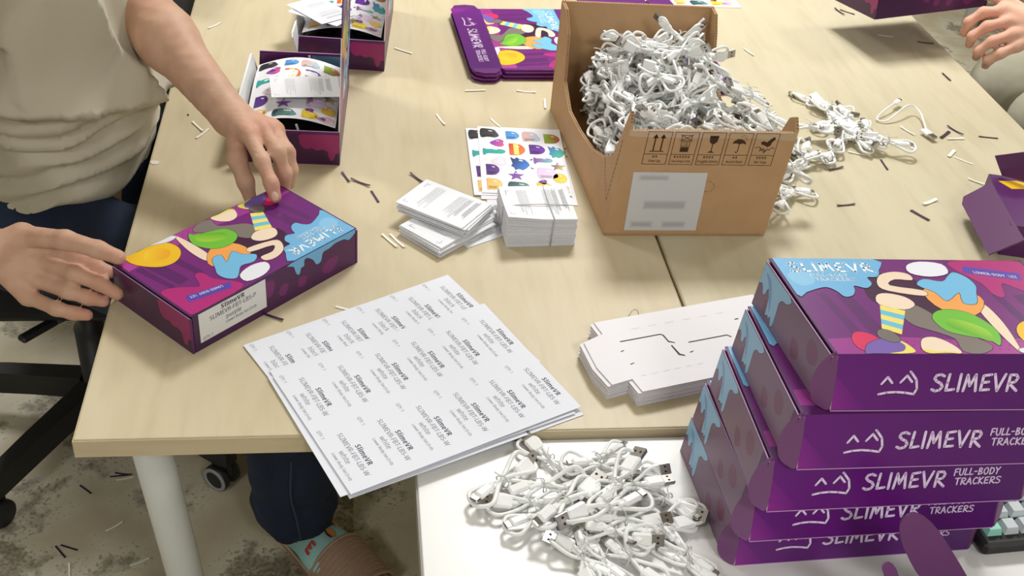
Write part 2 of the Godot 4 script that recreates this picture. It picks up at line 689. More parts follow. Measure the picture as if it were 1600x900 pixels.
func seating() -> void:
	var black := mat("black steel", C(22, 22, 23), 0.45)
	var plastic := mat("black plastic", C(26, 25, 25), 0.5)
	var t := thing("swivel_chair", "black swivel chair under the person at the left, spokes over the concrete floor", "chair")
	var hub := V(-0.487, -0.60, -1.725)
	part("seat", box_mesh(Vector3(0.44, 0.07, 0.40), 0.03, V(-0.52, -0.315, -1.74)), mat("black fabric", C(20, 20, 22), 0.9), t)
	var s := ST()
	lathe(s, PackedVector2Array([Vector2(0.0, 0.30), Vector2(0.022, 0.30), Vector2(0.022, 0.12), Vector2(0.034, 0.115), Vector2(0.034, -0.03), Vector2(0.05, -0.035), Vector2(0.05, -0.085), Vector2(0.0, -0.09)]), Transform3D(Basis.IDENTITY, hub), 28)
	part("gas_column", commit(s), black, t)
	var lv := ST()
	tube(lv, PackedVector3Array([hub + Vector3(0, 0.24, 0.01), V(-0.4695, -0.35, -1.593), V(-0.50, -0.35, -1.567)]), 0.005, 8)
	cbox(lv, Transform3D(Basis(Vector3.UP, atan2(0.0553, -0.0639)) , V(-0.525, -0.35, -1.545)), Vector3(0.02, 0.012, 0.07), 0.004)
	part("lever", commit(lv), plastic, t)
	for k in 5:
		var a := [-2.70, -2.10 + 0.1, -0.35, 0.66, 1.98][k] as float
		var dirs: Array = [Vector3(-0.99, 0, -0.15), Vector3(-0.50, 0, 0.866), Vector3(0.80, 0, 0.60), Vector3(0.62, 0, -0.78), Vector3(-0.15, 0, -0.99)]
		var d: Vector3 = (dirs[k] as Vector3).normalized()
		var side := Vector3(-d.z, 0, d.x)
		var tip: Vector3 = hub + d * 0.30 + Vector3(0, -0.055, 0)
		var m := ST()
		var p0: Vector3 = hub + d * 0.035
		var map := func(u: float, v: float, w: float) -> Vector3: return p0 + d * u + Vector3.UP * v + side * (w * lerpf(1.0, 0.7, u / 0.29))
		extr(m, pts("0,-0.004 0.15,-0.010 0.28,-0.020 0.292,-0.030 0.292,-0.062 0.27,-0.070 0.1,-0.058 0,-0.055"), map, -0.02, 0.02)
		part("spoke", commit(m), black, t)
		var c := ST()
		var cc := Vector3(tip.x, 0.0275, tip.z)
		for w in [-1, 1]:
			lathe(c, PackedVector2Array([Vector2(0.0, 0.009), Vector2(0.024, 0.009), Vector2(0.0275, 0.005), Vector2(0.0275, -0.005), Vector2(0.024, -0.009), Vector2(0.0, -0.009)]), Transform3D(Basis(side, Vector3.BACK, Vector3.UP).orthonormalized(), cc + side * (0.014 * w)) if false else Transform3D(Basis(Vector3.UP, side, d), cc + side * (0.014 * w)), 20)
		var caster := part("caster", commit(c), plastic, t)
		c = ST()
		lathe(c, PackedVector2Array([Vector2(0.019, 0.0), Vector2(0.019, 0.003), Vector2(0.026, 0.003), Vector2(0.026, 0.0)]), Transform3D(Basis(Vector3.UP, side, d), cc + side * 0.0215), 24)
		part("wheel_ring", commit(c), mat("grey plastic", C(150, 150, 152), 0.5), caster)
		c = ST()
		cbox(c, Transform3D(Basis(d, Vector3.UP, side).orthonormalized(), cc + Vector3(0, 0.02, 0)), Vector3(0.05, 0.035, 0.012), 0.005)
		tube(c, PackedVector3Array([cc + Vector3(0, 0.03, 0), cc + Vector3(0, 0.06, 0)]), 0.008, 10)
		part("fork", commit(c), plastic, caster)
	var b := thing("black_chair", "black chair back standing beyond the elbow at the left table edge", "chair")
	part("backrest", box_mesh(Vector3(0.05, 0.34, 0.42), 0.015, V(-0.365, 0.02, -2.30)), mat("black fabric", C(20, 20, 22), 0.9), b)
	part("seat", box_mesh(Vector3(0.44, 0.05, 0.42), 0.015, V(-0.60, -0.28, -2.30)), mat("black fabric", C(20, 20, 22), 0.9), b)
	for e in [[-0.40, -2.12], [-0.40, -2.48], [-0.79, -2.12], [-0.79, -2.48]]:
		var m := ST()
		tube(m, PackedVector3Array([V(e[0], -0.30 if e[0] < -0.5 else -0.1, e[1]), V(e[0], -T, e[1])]), 0.012, 10)
		part("leg", commit(m), black, b)

# ---------------------------------------------------------------- people
func nail(parent: Node, at: Vector3, along: Vector3, up: Vector3, l := 0.011, w := 0.0085) -> void:
	var s := ST()
	var side := along.cross(up).normalized()
	var u2 := side.cross(along).normalized()
	var rings := 5
	s.set_smooth_group(0)
	for i in rings:
		for k in 6:
			var pt := func(a: int, b: int) -> Vector3:
				var u := float(a) / rings * 2.0 - 1.0
				var v := float(b) / 6.0 * 2.0 - 1.0
				return at + along * (u * l * 0.5) + side * (v * w * 0.5 * sqrt(1.0 - 0.45 * u * u)) - u2 * (v * v * 0.0022 + maxf(u, 0.0) * maxf(u, 0.0) * 0.001)
			quad(s, pt.call(i, k), pt.call(i, k + 1), pt.call(i + 1, k + 1), pt.call(i + 1, k))
	part("fingernail", commit(s), mat("nail", C(222, 176, 158), 0.3), parent)

func finger(bones: Array, ch: PackedVector3Array, r0: float, r1: float) -> void:
	for i in ch.size() - 1:
		var a := lerpf(r0, r1, float(i) / (ch.size() - 1))
		var b := lerpf(r0, r1, float(i + 1) / (ch.size() - 1))
		bones.append([ch[i], ch[i + 1], a, b])

func limb(list: Array) -> PackedVector3Array:
	var p := PackedVector3Array()
	for q in list:
		p.append(V(q[0], q[1], q[2]))
	return p

func head(d: Dictionary, c: Vector3, fwd: Vector3) -> void:
	var r := Vector3.UP.cross(fwd).normalized()
	var b := [[c + Vector3(0, 0.03, 0) - fwd * 0.015, c + Vector3(0, 0.035, 0) + fwd * 0.02, 0.085, 0.078, r, 0.86], [c + Vector3(0, -0.04, 0) + fwd * 0.03, c + Vector3(0, -0.085, 0) + fwd * 0.05, 0.06, 0.032], [c + fwd * 0.085, c + Vector3(0, -0.03, 0) + fwd * 0.108, 0.009, 0.013],
		[c - Vector3(0, 0.055, 0) + fwd * 0.083 - r * 0.014, c - Vector3(0, 0.055, 0) + fwd * 0.083 + r * 0.014, 0.008, 0.008]]
	for s in [-1, 1]:
		b.append([c + r * (0.075 * s) + Vector3(0, 0.012, 0), c + r * (0.078 * s) - Vector3(0, 0.025, 0), 0.014, 0.009])
		b.append([c + r * (0.045 * s) + fwd * 0.06 - Vector3(0, 0.03, 0), c + r * (0.05 * s) + fwd * 0.045 - Vector3(0, 0.04, 0), 0.02, 0.02])
	body_into(d, b, 0.006, 0.015)

func face_parts(p: Node, c: Vector3, fwd: Vector3, hair: Color) -> void:
	var r := Vector3.UP.cross(fwd).normalized()
	for s in [-1, 1]:
		var e := SphereMesh.new()
		e.radius = 0.012
		e.height = 0.024
		var o := part("eye", e, mat("eye white", C(232, 228, 222), 0.2), p)
		o.position = c + fwd * 0.079 + r * (0.031 * s)
		var i := SphereMesh.new()
		i.radius = 0.006
		i.height = 0.012
		var io := part("iris", i, mat("iris", C(50, 36, 26), 0.2), o)
		io.position = fwd * 0.0075
	var d := {"v": PackedVector3Array(), "i": PackedInt32Array()}
	body_into(d, [[c + Vector3(0, 0.05, 0) - fwd * 0.02, c + Vector3(0, 0.06, 0) + fwd * 0.015, 0.092, 0.084, r, 0.88], [c - fwd * 0.05, c - Vector3(0, 0.03, 0) - fwd * 0.05, 0.06, 0.045]], 0.009, 0.02, AABB(c + Vector3(-0.2, -0.06, -0.2), Vector3(0.4, 0.3, 0.4)))
	part("hair", body_mesh(d), mat("hair", hair, 0.7), p)

func person_sorting() -> void:
	var p := thing("person", "seated person in beige shirt and dark jeans holding a purple box with both hands", "person")
	var skin := vmat("skin", 0.55, 0.35)
	skin.subsurf_scatter_enabled = true
	skin.subsurf_scatter_strength = 0.04
	var d := {"v": PackedVector3Array(), "i": PackedInt32Array()}
	var hipR := V(-0.50, -0.175, -1.575)
	var hipL := V(-0.50, -0.175, -1.745)
	var kneeR := V(-0.12, -0.135, -1.345)
	var kneeL := V(-0.10, -0.135, -1.79)
	var ankR := V(-0.112, -0.62, -1.392)
	var ankL := V(-0.16, -0.62, -1.84)
	var shL := V(-0.44, 0.40, -1.80)
	var shR := V(-0.46, 0.40, -1.47)
	var elL := V(-0.309, 0.205, -1.612)
	var elR := V(-0.63, 0.16, -1.33)
	var wrL := V(-0.168, 0.117, -1.438)
	var wrR := V(-0.445, 0.045, -1.205)
	var chest := V(-0.45, 0.30, -1.63)
	var neck := V(-0.45, 0.50, -1.63)
	var hd := V(-0.40, 0.63, -1.62)
	var bones := [
		[V(-0.49, -0.14, -1.66), V(-0.455, 0.05, -1.655), 0.145, 0.135, Vector3(1, 0, 0), 0.72],
		[V(-0.455, 0.05, -1.655), chest, 0.135, 0.15, Vector3(1, 0, 0), 0.7], [chest, V(-0.455, 0.40, -1.63), 0.15, 0.09, Vector3(1, 0, 0), 0.75],
		[V(-0.455, 0.42, -1.63), shL, 0.055, 0.056], [V(-0.455, 0.42, -1.63), shR, 0.055, 0.056], [V(-0.455, 0.42, -1.63), neck, 0.06, 0.054], [neck, hd, 0.052, 0.05],
		[shL, elL, 0.050, 0.038], [shR, elR, 0.052, 0.042],
		[elL, elL.lerp(wrL, 0.3), 0.037, 0.040], [elL.lerp(wrL, 0.3), wrL, 0.040, 0.0275],
		[elR, elR.lerp(wrR, 0.3), 0.041, 0.042], [elR.lerp(wrR, 0.3), wrR, 0.042, 0.029],
		[hipR, kneeR, 0.082, 0.058], [hipL, kneeL, 0.082, 0.058], [kneeR, ankR, 0.054, 0.036], [kneeL, ankL, 0.054, 0.036],
		[ankR, V(-0.125, -0.675, -1.42), 0.036, 0.03], [ankL, V(-0.18, -0.675, -1.85), 0.036, 0.03], [V(-0.11, -0.672, -1.40), V(0.025, -0.69, -1.240), 0.036, 0.02], [V(-0.15, -0.672, -1.84), V(0.03, -0.69, -1.80), 0.036, 0.02],
	]
	body_into(d, bones, 0.0105, 0.03)
	head(d, hd, Vector3(0.8, -0.45, 0.4).normalized())
	# left hand, pressing on the far corner of the box
	var hl := []
	var li := limb([[-0.142, 0.116, -1.392], [-0.121, 0.1, -1.346], [-0.108, 0.082, -1.318], [-0.103, 0.0665, -1.309]])
	var lm := limb([[-0.124, 0.116, -1.407], [-0.101, 0.104, -1.366], [-0.093, 0.074, -1.358], [-0.094, 0.049, -1.362]])
	var lr := limb([[-0.111, 0.109, -1.425], [-0.090, 0.094, -1.386], [-0.085, 0.066, -1.378], [-0.087, 0.044, -1.381]])
	var ll := limb([[-0.108, 0.096, -1.442], [-0.089, 0.079, -1.408], [-0.085, 0.056, -1.400], [-0.088, 0.038, -1.398]])
	var lt := limb([[-0.160, 0.106, -1.418], [-0.158, 0.085, -1.378], [-0.146, 0.060, -1.358], [-0.141, 0.038, -1.352]])
	finger(hl, li, 0.0108, 0.0084)
	finger(hl, lm, 0.0108, 0.0084)
	finger(hl, lr, 0.0102, 0.0080)
	finger(hl, ll, 0.0092, 0.0074)
	finger(hl, lt, 0.0150, 0.0092)
	for c in [li, lm, lr, ll]:
		hl.append([wrL.lerp(c[0], 0.1), c[0], 0.019, 0.0125])
	hl.append([wrL, wrL.lerp(li[0], 0.5), 0.027, 0.02])
	hl.append([lt[0], li[0], 0.013, 0.011])
	hl.append([elL.lerp(wrL, 0.75), wrL, 0.031, 0.0275])
	body_into(d, hl, 0.0034, 0.008, AABB(V(-0.30, -0.02, -1.60), Vector3(0.30, 0.24, 0.32)))
	# right hand, thumb on top of the near left corner, fingers along the end of the box
	var hr := []
	var rt := limb([[-0.408, 0.066, -1.215], [-0.349, 0.078, -1.188], [-0.308, 0.075, -1.172], [-0.284, 0.0675, -1.166]])
	var ri := limb([[-0.379, 0.048, -1.214], [-0.341, 0.048, -1.192], [-0.319, 0.043, -1.184], [-0.300, 0.038, -1.176]])
	var rm := limb([[-0.385, 0.036, -1.200], [-0.339, 0.041, -1.168], [-0.309, 0.034, -1.158], [-0.288, 0.026, -1.147]])
	var rr := limb([[-0.394, 0.019, -1.188], [-0.348, 0.022, -1.158], [-0.325, 0.014, -1.155], [-0.308, 0.008, -1.156]])
	var rl := limb([[-0.403, 0.0, -1.176], [-0.364, 0.001, -1.150], [-0.344, -0.003, -1.146], [-0.328, -0.007, -1.147]])
	finger(hr, rt, 0.0135, 0.0093)
	finger(hr, ri, 0.0105, 0.0082)
	finger(hr, rm, 0.0110, 0.0084)
	finger(hr, rr, 0.0105, 0.0080)
	finger(hr, rl, 0.0096, 0.0076)
	for c in [ri, rm, rr, rl]:
		hr.append([wrR.lerp(c[0], 0.1), c[0], 0.018, 0.012])
	hr.append([wrR, rt[0], 0.024, 0.017])
	hr.append([elR.lerp(wrR, 0.75), wrR, 0.032, 0.028])
	body_into(d, hr, 0.0034, 0.006, AABB(V(-0.56, -0.06, -1.34), Vector3(0.30, 0.24, 0.28)))
	var reds := [[li[2], 0.02], [lm[0], 0.018], [lr[0], 0.018], [li[3], 0.014], [li[0], 0.016], [rt[3], 0.016], [rm[3], 0.014], [rm[2], 0.014], [ri[2], 0.02], [rr[3], 0.02], [rl[3], 0.02], [elL + Vector3(0.02, 0.0, 0.02), 0.03]]
	var folds0 := FastNoiseLite.new()
	folds0.seed = 12
	folds0.frequency = 38.0
	folds0.fractal_octaves = 3
	var tint := func(q: Vector3) -> Color:
		var c := C(204, 166, 142).lerp(C(190, 148, 122), clampf(0.5 + folds0.get_noise_3d(q.x, q.y, q.z) * 1.4, 0.0, 1.0) * 0.6)
		for e in reds:
			var w := clampf(1.0 - q.distance_to(e[0]) / (e[1] * 1.8), 0.0, 1.0)
			c = c.lerp(C(198, 138, 118), w * 0.55)
		return c
	part("body", body_mesh(d, null, tint), skin, p)
	nail(p, li[3] + Vector3(0.0005, 0.0062, 0.0072), (li[3] - li[2]).normalized(), Vector3(0.1, 0.62, 0.75).normalized(), 0.012, 0.0095)
	nail(p, rt[3] + Vector3(-0.001, 0.0078, 0.0048), (rt[3] - rt[2]).normalized(), Vector3(0.0, 0.85, 0.52).normalized(), 0.0125, 0.0095)
	face_parts(p, hd, Vector3(0.8, -0.45, 0.4).normalized(), C(52, 38, 28))
	# t-shirt
	var sh := {"v": PackedVector3Array(), "i": PackedInt32Array()}
	body_into(sh, [
		[V(-0.47, -0.05, -1.66), V(-0.445, 0.06, -1.655), 0.185, 0.188, Vector3(1, 0, 0.0), 0.74],
		[V(-0.445, 0.06, -1.655), chest, 0.185, 0.178, Vector3(1, 0, 0), 0.72], [chest, V(-0.455, 0.42, -1.63), 0.178, 0.105, Vector3(1, 0, 0), 0.75],
		[V(-0.455, 0.42, -1.63), shL, 0.075, 0.078], [V(-0.455, 0.42, -1.63), shR, 0.075, 0.078],
		[shL, shL.lerp(elL, 0.62), 0.076, 0.068], [shR, shR.lerp(elR, 0.62), 0.076, 0.07],
	], 0.0075, 0.05, AABB(V(-0.9, -0.085, -2.1), Vector3(0.8, 0.57, 0.9)))
	var folds := FastNoiseLite.new()
	folds.seed = 4
	folds.frequency = 7.0
	folds.fractal_octaves = 2
	var disp := func(q: Vector3, n: Vector3) -> float:
		var h := q.y - T
		var along := q.z * 0.7 - q.x * 0.7   # runs from the near side round to the front
		var crease := 0.064 + 0.21 * clampf(along + 0.945, 0.0, 0.28)
		var o := folds.get_noise_3d(q.x * 0.8, q.y * 0.3, q.z * 0.8) * 0.022
		var e := h - crease
		if e > 0.0:
			o += 0.026 * exp(-e / 0.055)
		else:
			o += 0.026 * exp(e / 0.005) - 0.008 * (1.0 - exp(e / 0.02))
			o += 0.0075 * sin((h * 1.0 + along * 0.22) * 150.0 + folds.get_noise_3d(q.x * 0.5, q.y, q.z * 0.5) * 5.0)
		# long soft fold that falls from the armpit
		var ridge := q.z + 1.585 + (h - 0.05) * -0.42
		if n.x > 0.0 and h > 0.03:
			o += 0.026 * (exp(-ridge / 0.07) if ridge > 0.0 else exp(ridge / 0.008)) * smoothstep(0.05, 0.10, h)
			var r2 := q.z + 1.50 + (h - 0.05) * 0.55
			o += 0.012 * exp(-pow(r2 / 0.03, 2.0)) * smoothstep(0.06, 0.12, h)
		return o
	var shirt := mat("beige jersey", C(194, 187, 167), 0.9)
	shirt.rim_enabled = true
	shirt.rim = 0.2
	shirt.normal_enabled = true
	shirt.normal_texture = noise_tex(31, 0.2, [], 2, FastNoiseLite.TYPE_SIMPLEX, 256, true, 2.0)
	shirt.normal_scale = 0.15
	shirt.uv1_triplanar = true
	shirt.uv1_scale = Vector3(14, 14, 14)
	part("t_shirt", body_mesh(sh, disp), shirt, p)
	# jeans
	var je := {"v": PackedVector3Array(), "i": PackedInt32Array()}
	body_into(je, [
		[V(-0.52, -0.15, -1.66), V(-0.50, -0.02, -1.66), 0.165, 0.15, Vector3(1, 0, 0), 0.75],
		[hipR, kneeR, 0.098, 0.076], [hipL, kneeL, 0.098, 0.076], [kneeR, kneeR.lerp(ankR, 0.5), 0.076, 0.067], [kneeL, kneeL.lerp(ankL, 0.5), 0.076, 0.067],
		[kneeR.lerp(ankR, 0.5), ankR + Vector3(0.01, 0.005, 0.012), 0.066, 0.071], [kneeL.lerp(ankL, 0.5), ankL, 0.066, 0.071],
	], 0.0095, 0.03)
	var jf := func(q: Vector3, _n: Vector3) -> float:
		return folds.get_noise_3d(q.x * 1.2, q.y * 1.2, q.z * 1.2) * 0.012 + 0.003 * sin(q.y * 120.0 + q.x * 40.0) * smoothstep(-0.45, -0.6, q.y - T)
	var denim := mat("denim", C(34, 46, 72), 0.85)
	tri_mat(denim, noise_tex(41, 0.15, [C(16, 26, 46), C(22, 35, 60), C(30, 46, 76)], 3, FastNoiseLite.TYPE_SIMPLEX_SMOOTH, 512), Vector3(6, 2.2, 6))
	part("jeans", body_mesh(je, jf), denim, p)
	var seam := ST()
	tube(seam, smooth3(PackedVector3Array([V(-0.098, -0.42, -1.2905), V(-0.102, -0.50, -1.2955), V(-0.094, -0.57, -1.2985), V(-0.090, -0.62, -1.3035)]), 6), 0.0015, 6)
	part("trouser_seam", commit(seam), mat("pale denim thread", C(58, 66, 84), 0.9), p)
	# patterned socks and slides
	for k in 2:
		var a: Vector3 = [V(-0.108, -0.672, -1.405), V(-0.155, -0.672, -1.84)][k]
		var e: Vector3 = [V(0.026, -0.688, -1.238), V(0.03, -0.688, -1.80)][k]
		var ank: Vector3 = [ankR, ankL][k]
		var so := {"v": PackedVector3Array(), "i": PackedInt32Array()}
		var f := (e - a).normalized()
		var r := Vector3.UP.cross(f).normalized()
		body_into(so, [[a, a.lerp(e, 0.5), 0.044, 0.042, Vector3.UP, 0.85], [a.lerp(e, 0.5), e, 0.046, 0.033, Vector3.UP, 0.62], [ank, a, 0.045, 0.044]], 0.006, 0.02)
		var sock := part("sock", body_mesh(so), mat("mint sock", C(158, 206, 204), 0.9), p)
		if k == 0:
			var top := func(q: Vector2) -> Vector3:
				# a spot on the upper of the foot, found along and across it
				var base := a + f * q.x + r * q.y
				var rad := lerpf(0.0445, 0.030, clampf((q.x - 0.02) / 0.19, 0, 1))
				var yy := sqrt(maxf(1.0 - pow(q.y / 0.047, 2.0), 0.0)) * rad * 0.92
				return base + Vector3(0, yy - 0.0 + 0.0035, 0)
			for b in [[0.055, -0.004, 0.35], [0.075, 0.030, -0.3], [0.098, 0.008, 0.2]]:
				var q := ST()
				var mp := func(u: float, v: float, w: float) -> Vector3: return top.call(Vector2(b[0] + u, b[1] + v)) + Vector3(0, w, 0)
				ink(q, curvy(pts("-11,0 -8,6 0,8 9,6 12,0 6,-4 -7,-4", 0.001)), mp, 0.0006, C(196, 128, 70))
				ink(q, curvy(pts("-11,-2 -2,-4 9,-2 8,-6 0,-8 -8,-6", 0.001)), mp, 0.0009, C(70, 48, 30))
				part("burger_print", commit(q), vmat("fabric print", 0.9), sock)
			for b in [[0.062, -0.033], [0.095, -0.033]]:
				var q := ST()
				var mp := func(u: float, v: float, w: float) -> Vector3: return top.call(Vector2(b[0] + u, b[1] + v)) + Vector3(0, w, 0)
				pen(q, "E", Vector2(-0.007, -0.008), 0.016, 0.0035, mp, 0.0008, C(196, 58, 50))
				part("letter_print", commit(q), vmat("fabric print", 0.9), sock)
	var slip := mat("tan rubber", C(168, 140, 118), 0.6)
	for k in 2:
		var heel: Vector3 = [V(-0.137, -0.73, -1.457), V(-0.20, -0.73, -1.85)][k]
		var f: Vector3 = [Vector3(0.61, 0, 0.79), Vector3(0.2, 0, 0.045)][k].normalized()
		var r := Vector3.UP.cross(f).normalized()
		var o := thing("slide_sandal", ["beige slide sandal with a ribbed strap on the foot below the near table edge", "beige slide sandal on the far foot hidden under the table"][k], "sandal")
		var s := ST()
		var outline := curvy(pts("0,-30 0,30 60,38 130,42 200,50 262,44 285,10 278,-30 230,-52 150,-44 70,-38", 0.001), 4)
		extr(s, outline, frame(heel, f, r, Vector3.UP), 0.0, 0.016)
		part("sole", commit(s), slip, o)
		s = ST()
		var rim := PackedVector3Array()
		for q in outline:
			rim.append(heel + f * q.x + r * q.y + Vector3(0, 0.017, 0))
		rim.append(rim[0])
		tube(s, rim, 0.003, 6)
		part("rim", commit(s), mat("pale rubber", C(196, 172, 150), 0.6), o)
		s = ST()
		s.set_smooth_group(0)
		var arch := func(u: float, t: float) -> Vector3:
			var ang := PI * t
			return heel + f * (0.172 + 0.088 * u + 0.010 * sin(ang)) - r * (cos(ang) * 0.060) + Vector3(0, 0.012 + sin(ang) * (0.084 - 0.022 * u), 0)
		for i in 10:
			for j in 20:
				quad(s, arch.call(i / 10.0, j / 20.0), arch.call(i / 10.0, (j + 1) / 20.0), arch.call((i + 1) / 10.0, (j + 1) / 20.0), arch.call((i + 1) / 10.0, j / 20.0))
		var strap := part("strap", commit(s), slip, o)
		s = ST()
		for i in 11:
			var line := PackedVector3Array()
			for j in 25:
				line.append(arch.call(i / 10.0, j / 24.0) + Vector3(0, 0.0006, 0))
			tube(s, line, 0.0019 if i % 10 else 0.0035, 6)
		part("strap_rib", commit(s), slip, strap)

func person_holding() -> void:
	var p := thing("person", "person in a pale top at the far right lifting a purple box", "person")
	var d := {"v": PackedVector3Array(), "i": PackedInt32Array()}
	var sh := V(1.66, 0.42, -1.86)
	var sh2 := V(1.72, 0.42, -2.22)
	var el := V(1.60, 0.16, -1.74)
	var wr := V(1.355, 0.075, -1.93)
	var chest := V(1.74, 0.30, -2.04)
	var hd := V(1.68, 0.66, -2.03)
	var el2 := V(1.56, 0.18, -2.34)
	var wr2 := V(1.36, 0.12, -2.26)
	body_into(d, [
		[V(1.80, -0.14, -2.04), chest, 0.14, 0.15, Vector3(1, 0, 0), 0.7], [chest, V(1.74, 0.42, -2.04), 0.15, 0.09, Vector3(1, 0, 0), 0.75],
		[V(1.73, 0.42, -2.04), sh, 0.055, 0.055], [V(1.73, 0.42, -2.04), sh2, 0.055, 0.055], [V(1.73, 0.42, -2.04), hd, 0.058, 0.05],
		[sh, el, 0.05, 0.041], [el, wr, 0.042, 0.029], [sh2, el2, 0.05, 0.041], [el2, wr2, 0.042, 0.03], [wr2, V(1.27, 0.10, -2.22), 0.03, 0.018],
		[V(1.80, -0.17, -1.95), V(1.45, -0.14, -1.95), 0.08, 0.06], [V(1.80, -0.17, -2.13), V(1.45, -0.14, -2.13), 0.08, 0.06],
		[V(1.45, -0.14, -1.95), V(1.47, -0.62, -1.95), 0.054, 0.036], [V(1.45, -0.14, -2.13), V(1.47, -0.62, -2.13), 0.054, 0.036],
		[V(1.47, -0.66, -1.95), V(1.30, -0.69, -1.94), 0.036, 0.022], [V(1.47, -0.66, -2.13), V(1.30, -0.69, -2.14), 0.036, 0.022],
	], 0.012, 0.03)
	head(d, hd, Vector3(-0.9, -0.4, 0.1).normalized())
	var h := []
	var ch := [limb([[1.275, 0.098, -1.968], [1.236, 0.092, -1.972], [1.214, 0.070, -1.975], [1.212, 0.046, -1.976]]), limb([[1.278, 0.086, -1.945], [1.238, 0.074, -1.946], [1.218, 0.050, -1.952], [1.222, 0.030, -1.960]]), limb([[1.284, 0.068, -1.926], [1.246, 0.052, -1.926], [1.230, 0.028, -1.934], [1.236, 0.010, -1.944]]), limb([[1.292, 0.050, -1.912], [1.262, 0.034, -1.910], [1.248, 0.016, -1.918], [1.252, 0.0, -1.928]])]
	for c in ch:
		finger(h, c, 0.0112, 0.0085)
		h.append([wr.lerp(c[0], 0.1), c[0], 0.02, 0.0125])
	var th := limb([[1.315, 0.098, -1.968], [1.276, 0.115, -1.995], [1.248, 0.116, -2.012], [1.226, 0.110, -2.022]])
	finger(h, th, 0.0145, 0.0095)
	h.append([wr, ch[0][0], 0.027, 0.016])
	h.append([el.lerp(wr, 0.8), wr, 0.031, 0.028])
	body_into(d, h, 0.0036, 0.008)
	for k in 4:
		pass
	var tint := func(q: Vector3) -> Color:
		return C(222, 176, 152).lerp(C(214, 146, 128), clampf(1.0 - q.distance_to(ch[1][1]) / 0.07, 0.0, 1.0) * 0.6)
	part("body", body_mesh(d, null, tint), vmat("skin", 0.55, 0.35), p)
	face_parts(p, hd, Vector3(-0.9, -0.4, 0.1).normalized(), C(40, 32, 28))
	var s := {"v": PackedVector3Array(), "i": PackedInt32Array()}
	body_into(s, [[V(1.79, -0.10, -2.04), chest, 0.18, 0.175, Vector3(1, 0, 0), 0.72], [chest, V(1.74, 0.44, -2.04), 0.175, 0.10, Vector3(1, 0, 0), 0.75], [V(1.73, 0.42, -2.04), sh, 0.075, 0.076], [V(1.73, 0.42, -2.04), sh2, 0.075, 0.076],
		[sh, el, 0.072, 0.06], [el, el.lerp(wr, 0.55), 0.06, 0.05], [sh2, el2, 0.072, 0.06], [el2, el2.lerp(wr2, 0.7), 0.06, 0.05]], 0.012, 0.04, AABB(V(1.2, -0.14, -2.5), Vector3(0.9, 0.63, 0.9)))
	part("top", body_mesh(s), mat("pale jersey", C(216, 216, 200), 0.9), p)
	var j := {"v": PackedVector3Array(), "i": PackedInt32Array()}
	body_into(j, [[V(1.80, -0.16, -2.04), V(1.79, -0.05, -2.04), 0.16, 0.15, Vector3(1, 0, 0), 0.75], [V(1.80, -0.17, -1.95), V(1.45, -0.14, -1.95), 0.094, 0.074], [V(1.80, -0.17, -2.13), V(1.45, -0.14, -2.13), 0.094, 0.074],
		[V(1.45, -0.14, -1.95), V(1.47, -0.63, -1.95), 0.074, 0.06], [V(1.45, -0.14, -2.13), V(1.47, -0.63, -2.13), 0.074, 0.06]], 0.013, 0.03)
	part("trousers", body_mesh(j), mat("khaki trousers", C(172, 168, 148), 0.9), p)
	var st := thing("stool", "plain black stool under the person in the pale top", "stool")
	part("seat", box_mesh(Vector3(0.40, 0.04, 0.40), 0.012, V(1.84, -0.285, -2.04)), mat("black plastic", C(26, 25, 25), 0.5), st)
	for e in [[1.68, -1.88], [2.0, -1.88], [1.68, -2.2], [2.0, -2.2]]:
		part("leg", box_mesh(Vector3(0.03, T - 0.305, 0.03), 0.004, Vector3(e[0], (T - 0.305) * 0.5, e[1])), mat("black steel", C(22, 22, 23), 0.45), st)

# ---------------------------------------------------------------- purple mailer boxes
const BW := 0.265
const BD := 0.150
const BH := 0.0566

func K(map: Callable, k := 0.001) -> Callable:
	return func(u: float, v: float, w: float) -> Vector3: return map.call(u * k, v * k, w * 0.25)

func drip(s: SurfaceTool, map: Callable, text: String, c: Color, level: float, line := true, tall := 149.6, wide := 264.6) -> void:
	var p := curvy(pts(text), 3)
	var panel := rect(0.4, 0.4, wide, tall)
	if line:
		for big in Geometry2D.offset_polygon(p, 0.55):
			for q in Geometry2D.intersect_polygons(big, panel):
				ink(s, q, map, level, C(40, 26, 52))
	for q in Geometry2D.intersect_polygons(p, panel):
		ink(s, q, map, level + 0.0001, c)

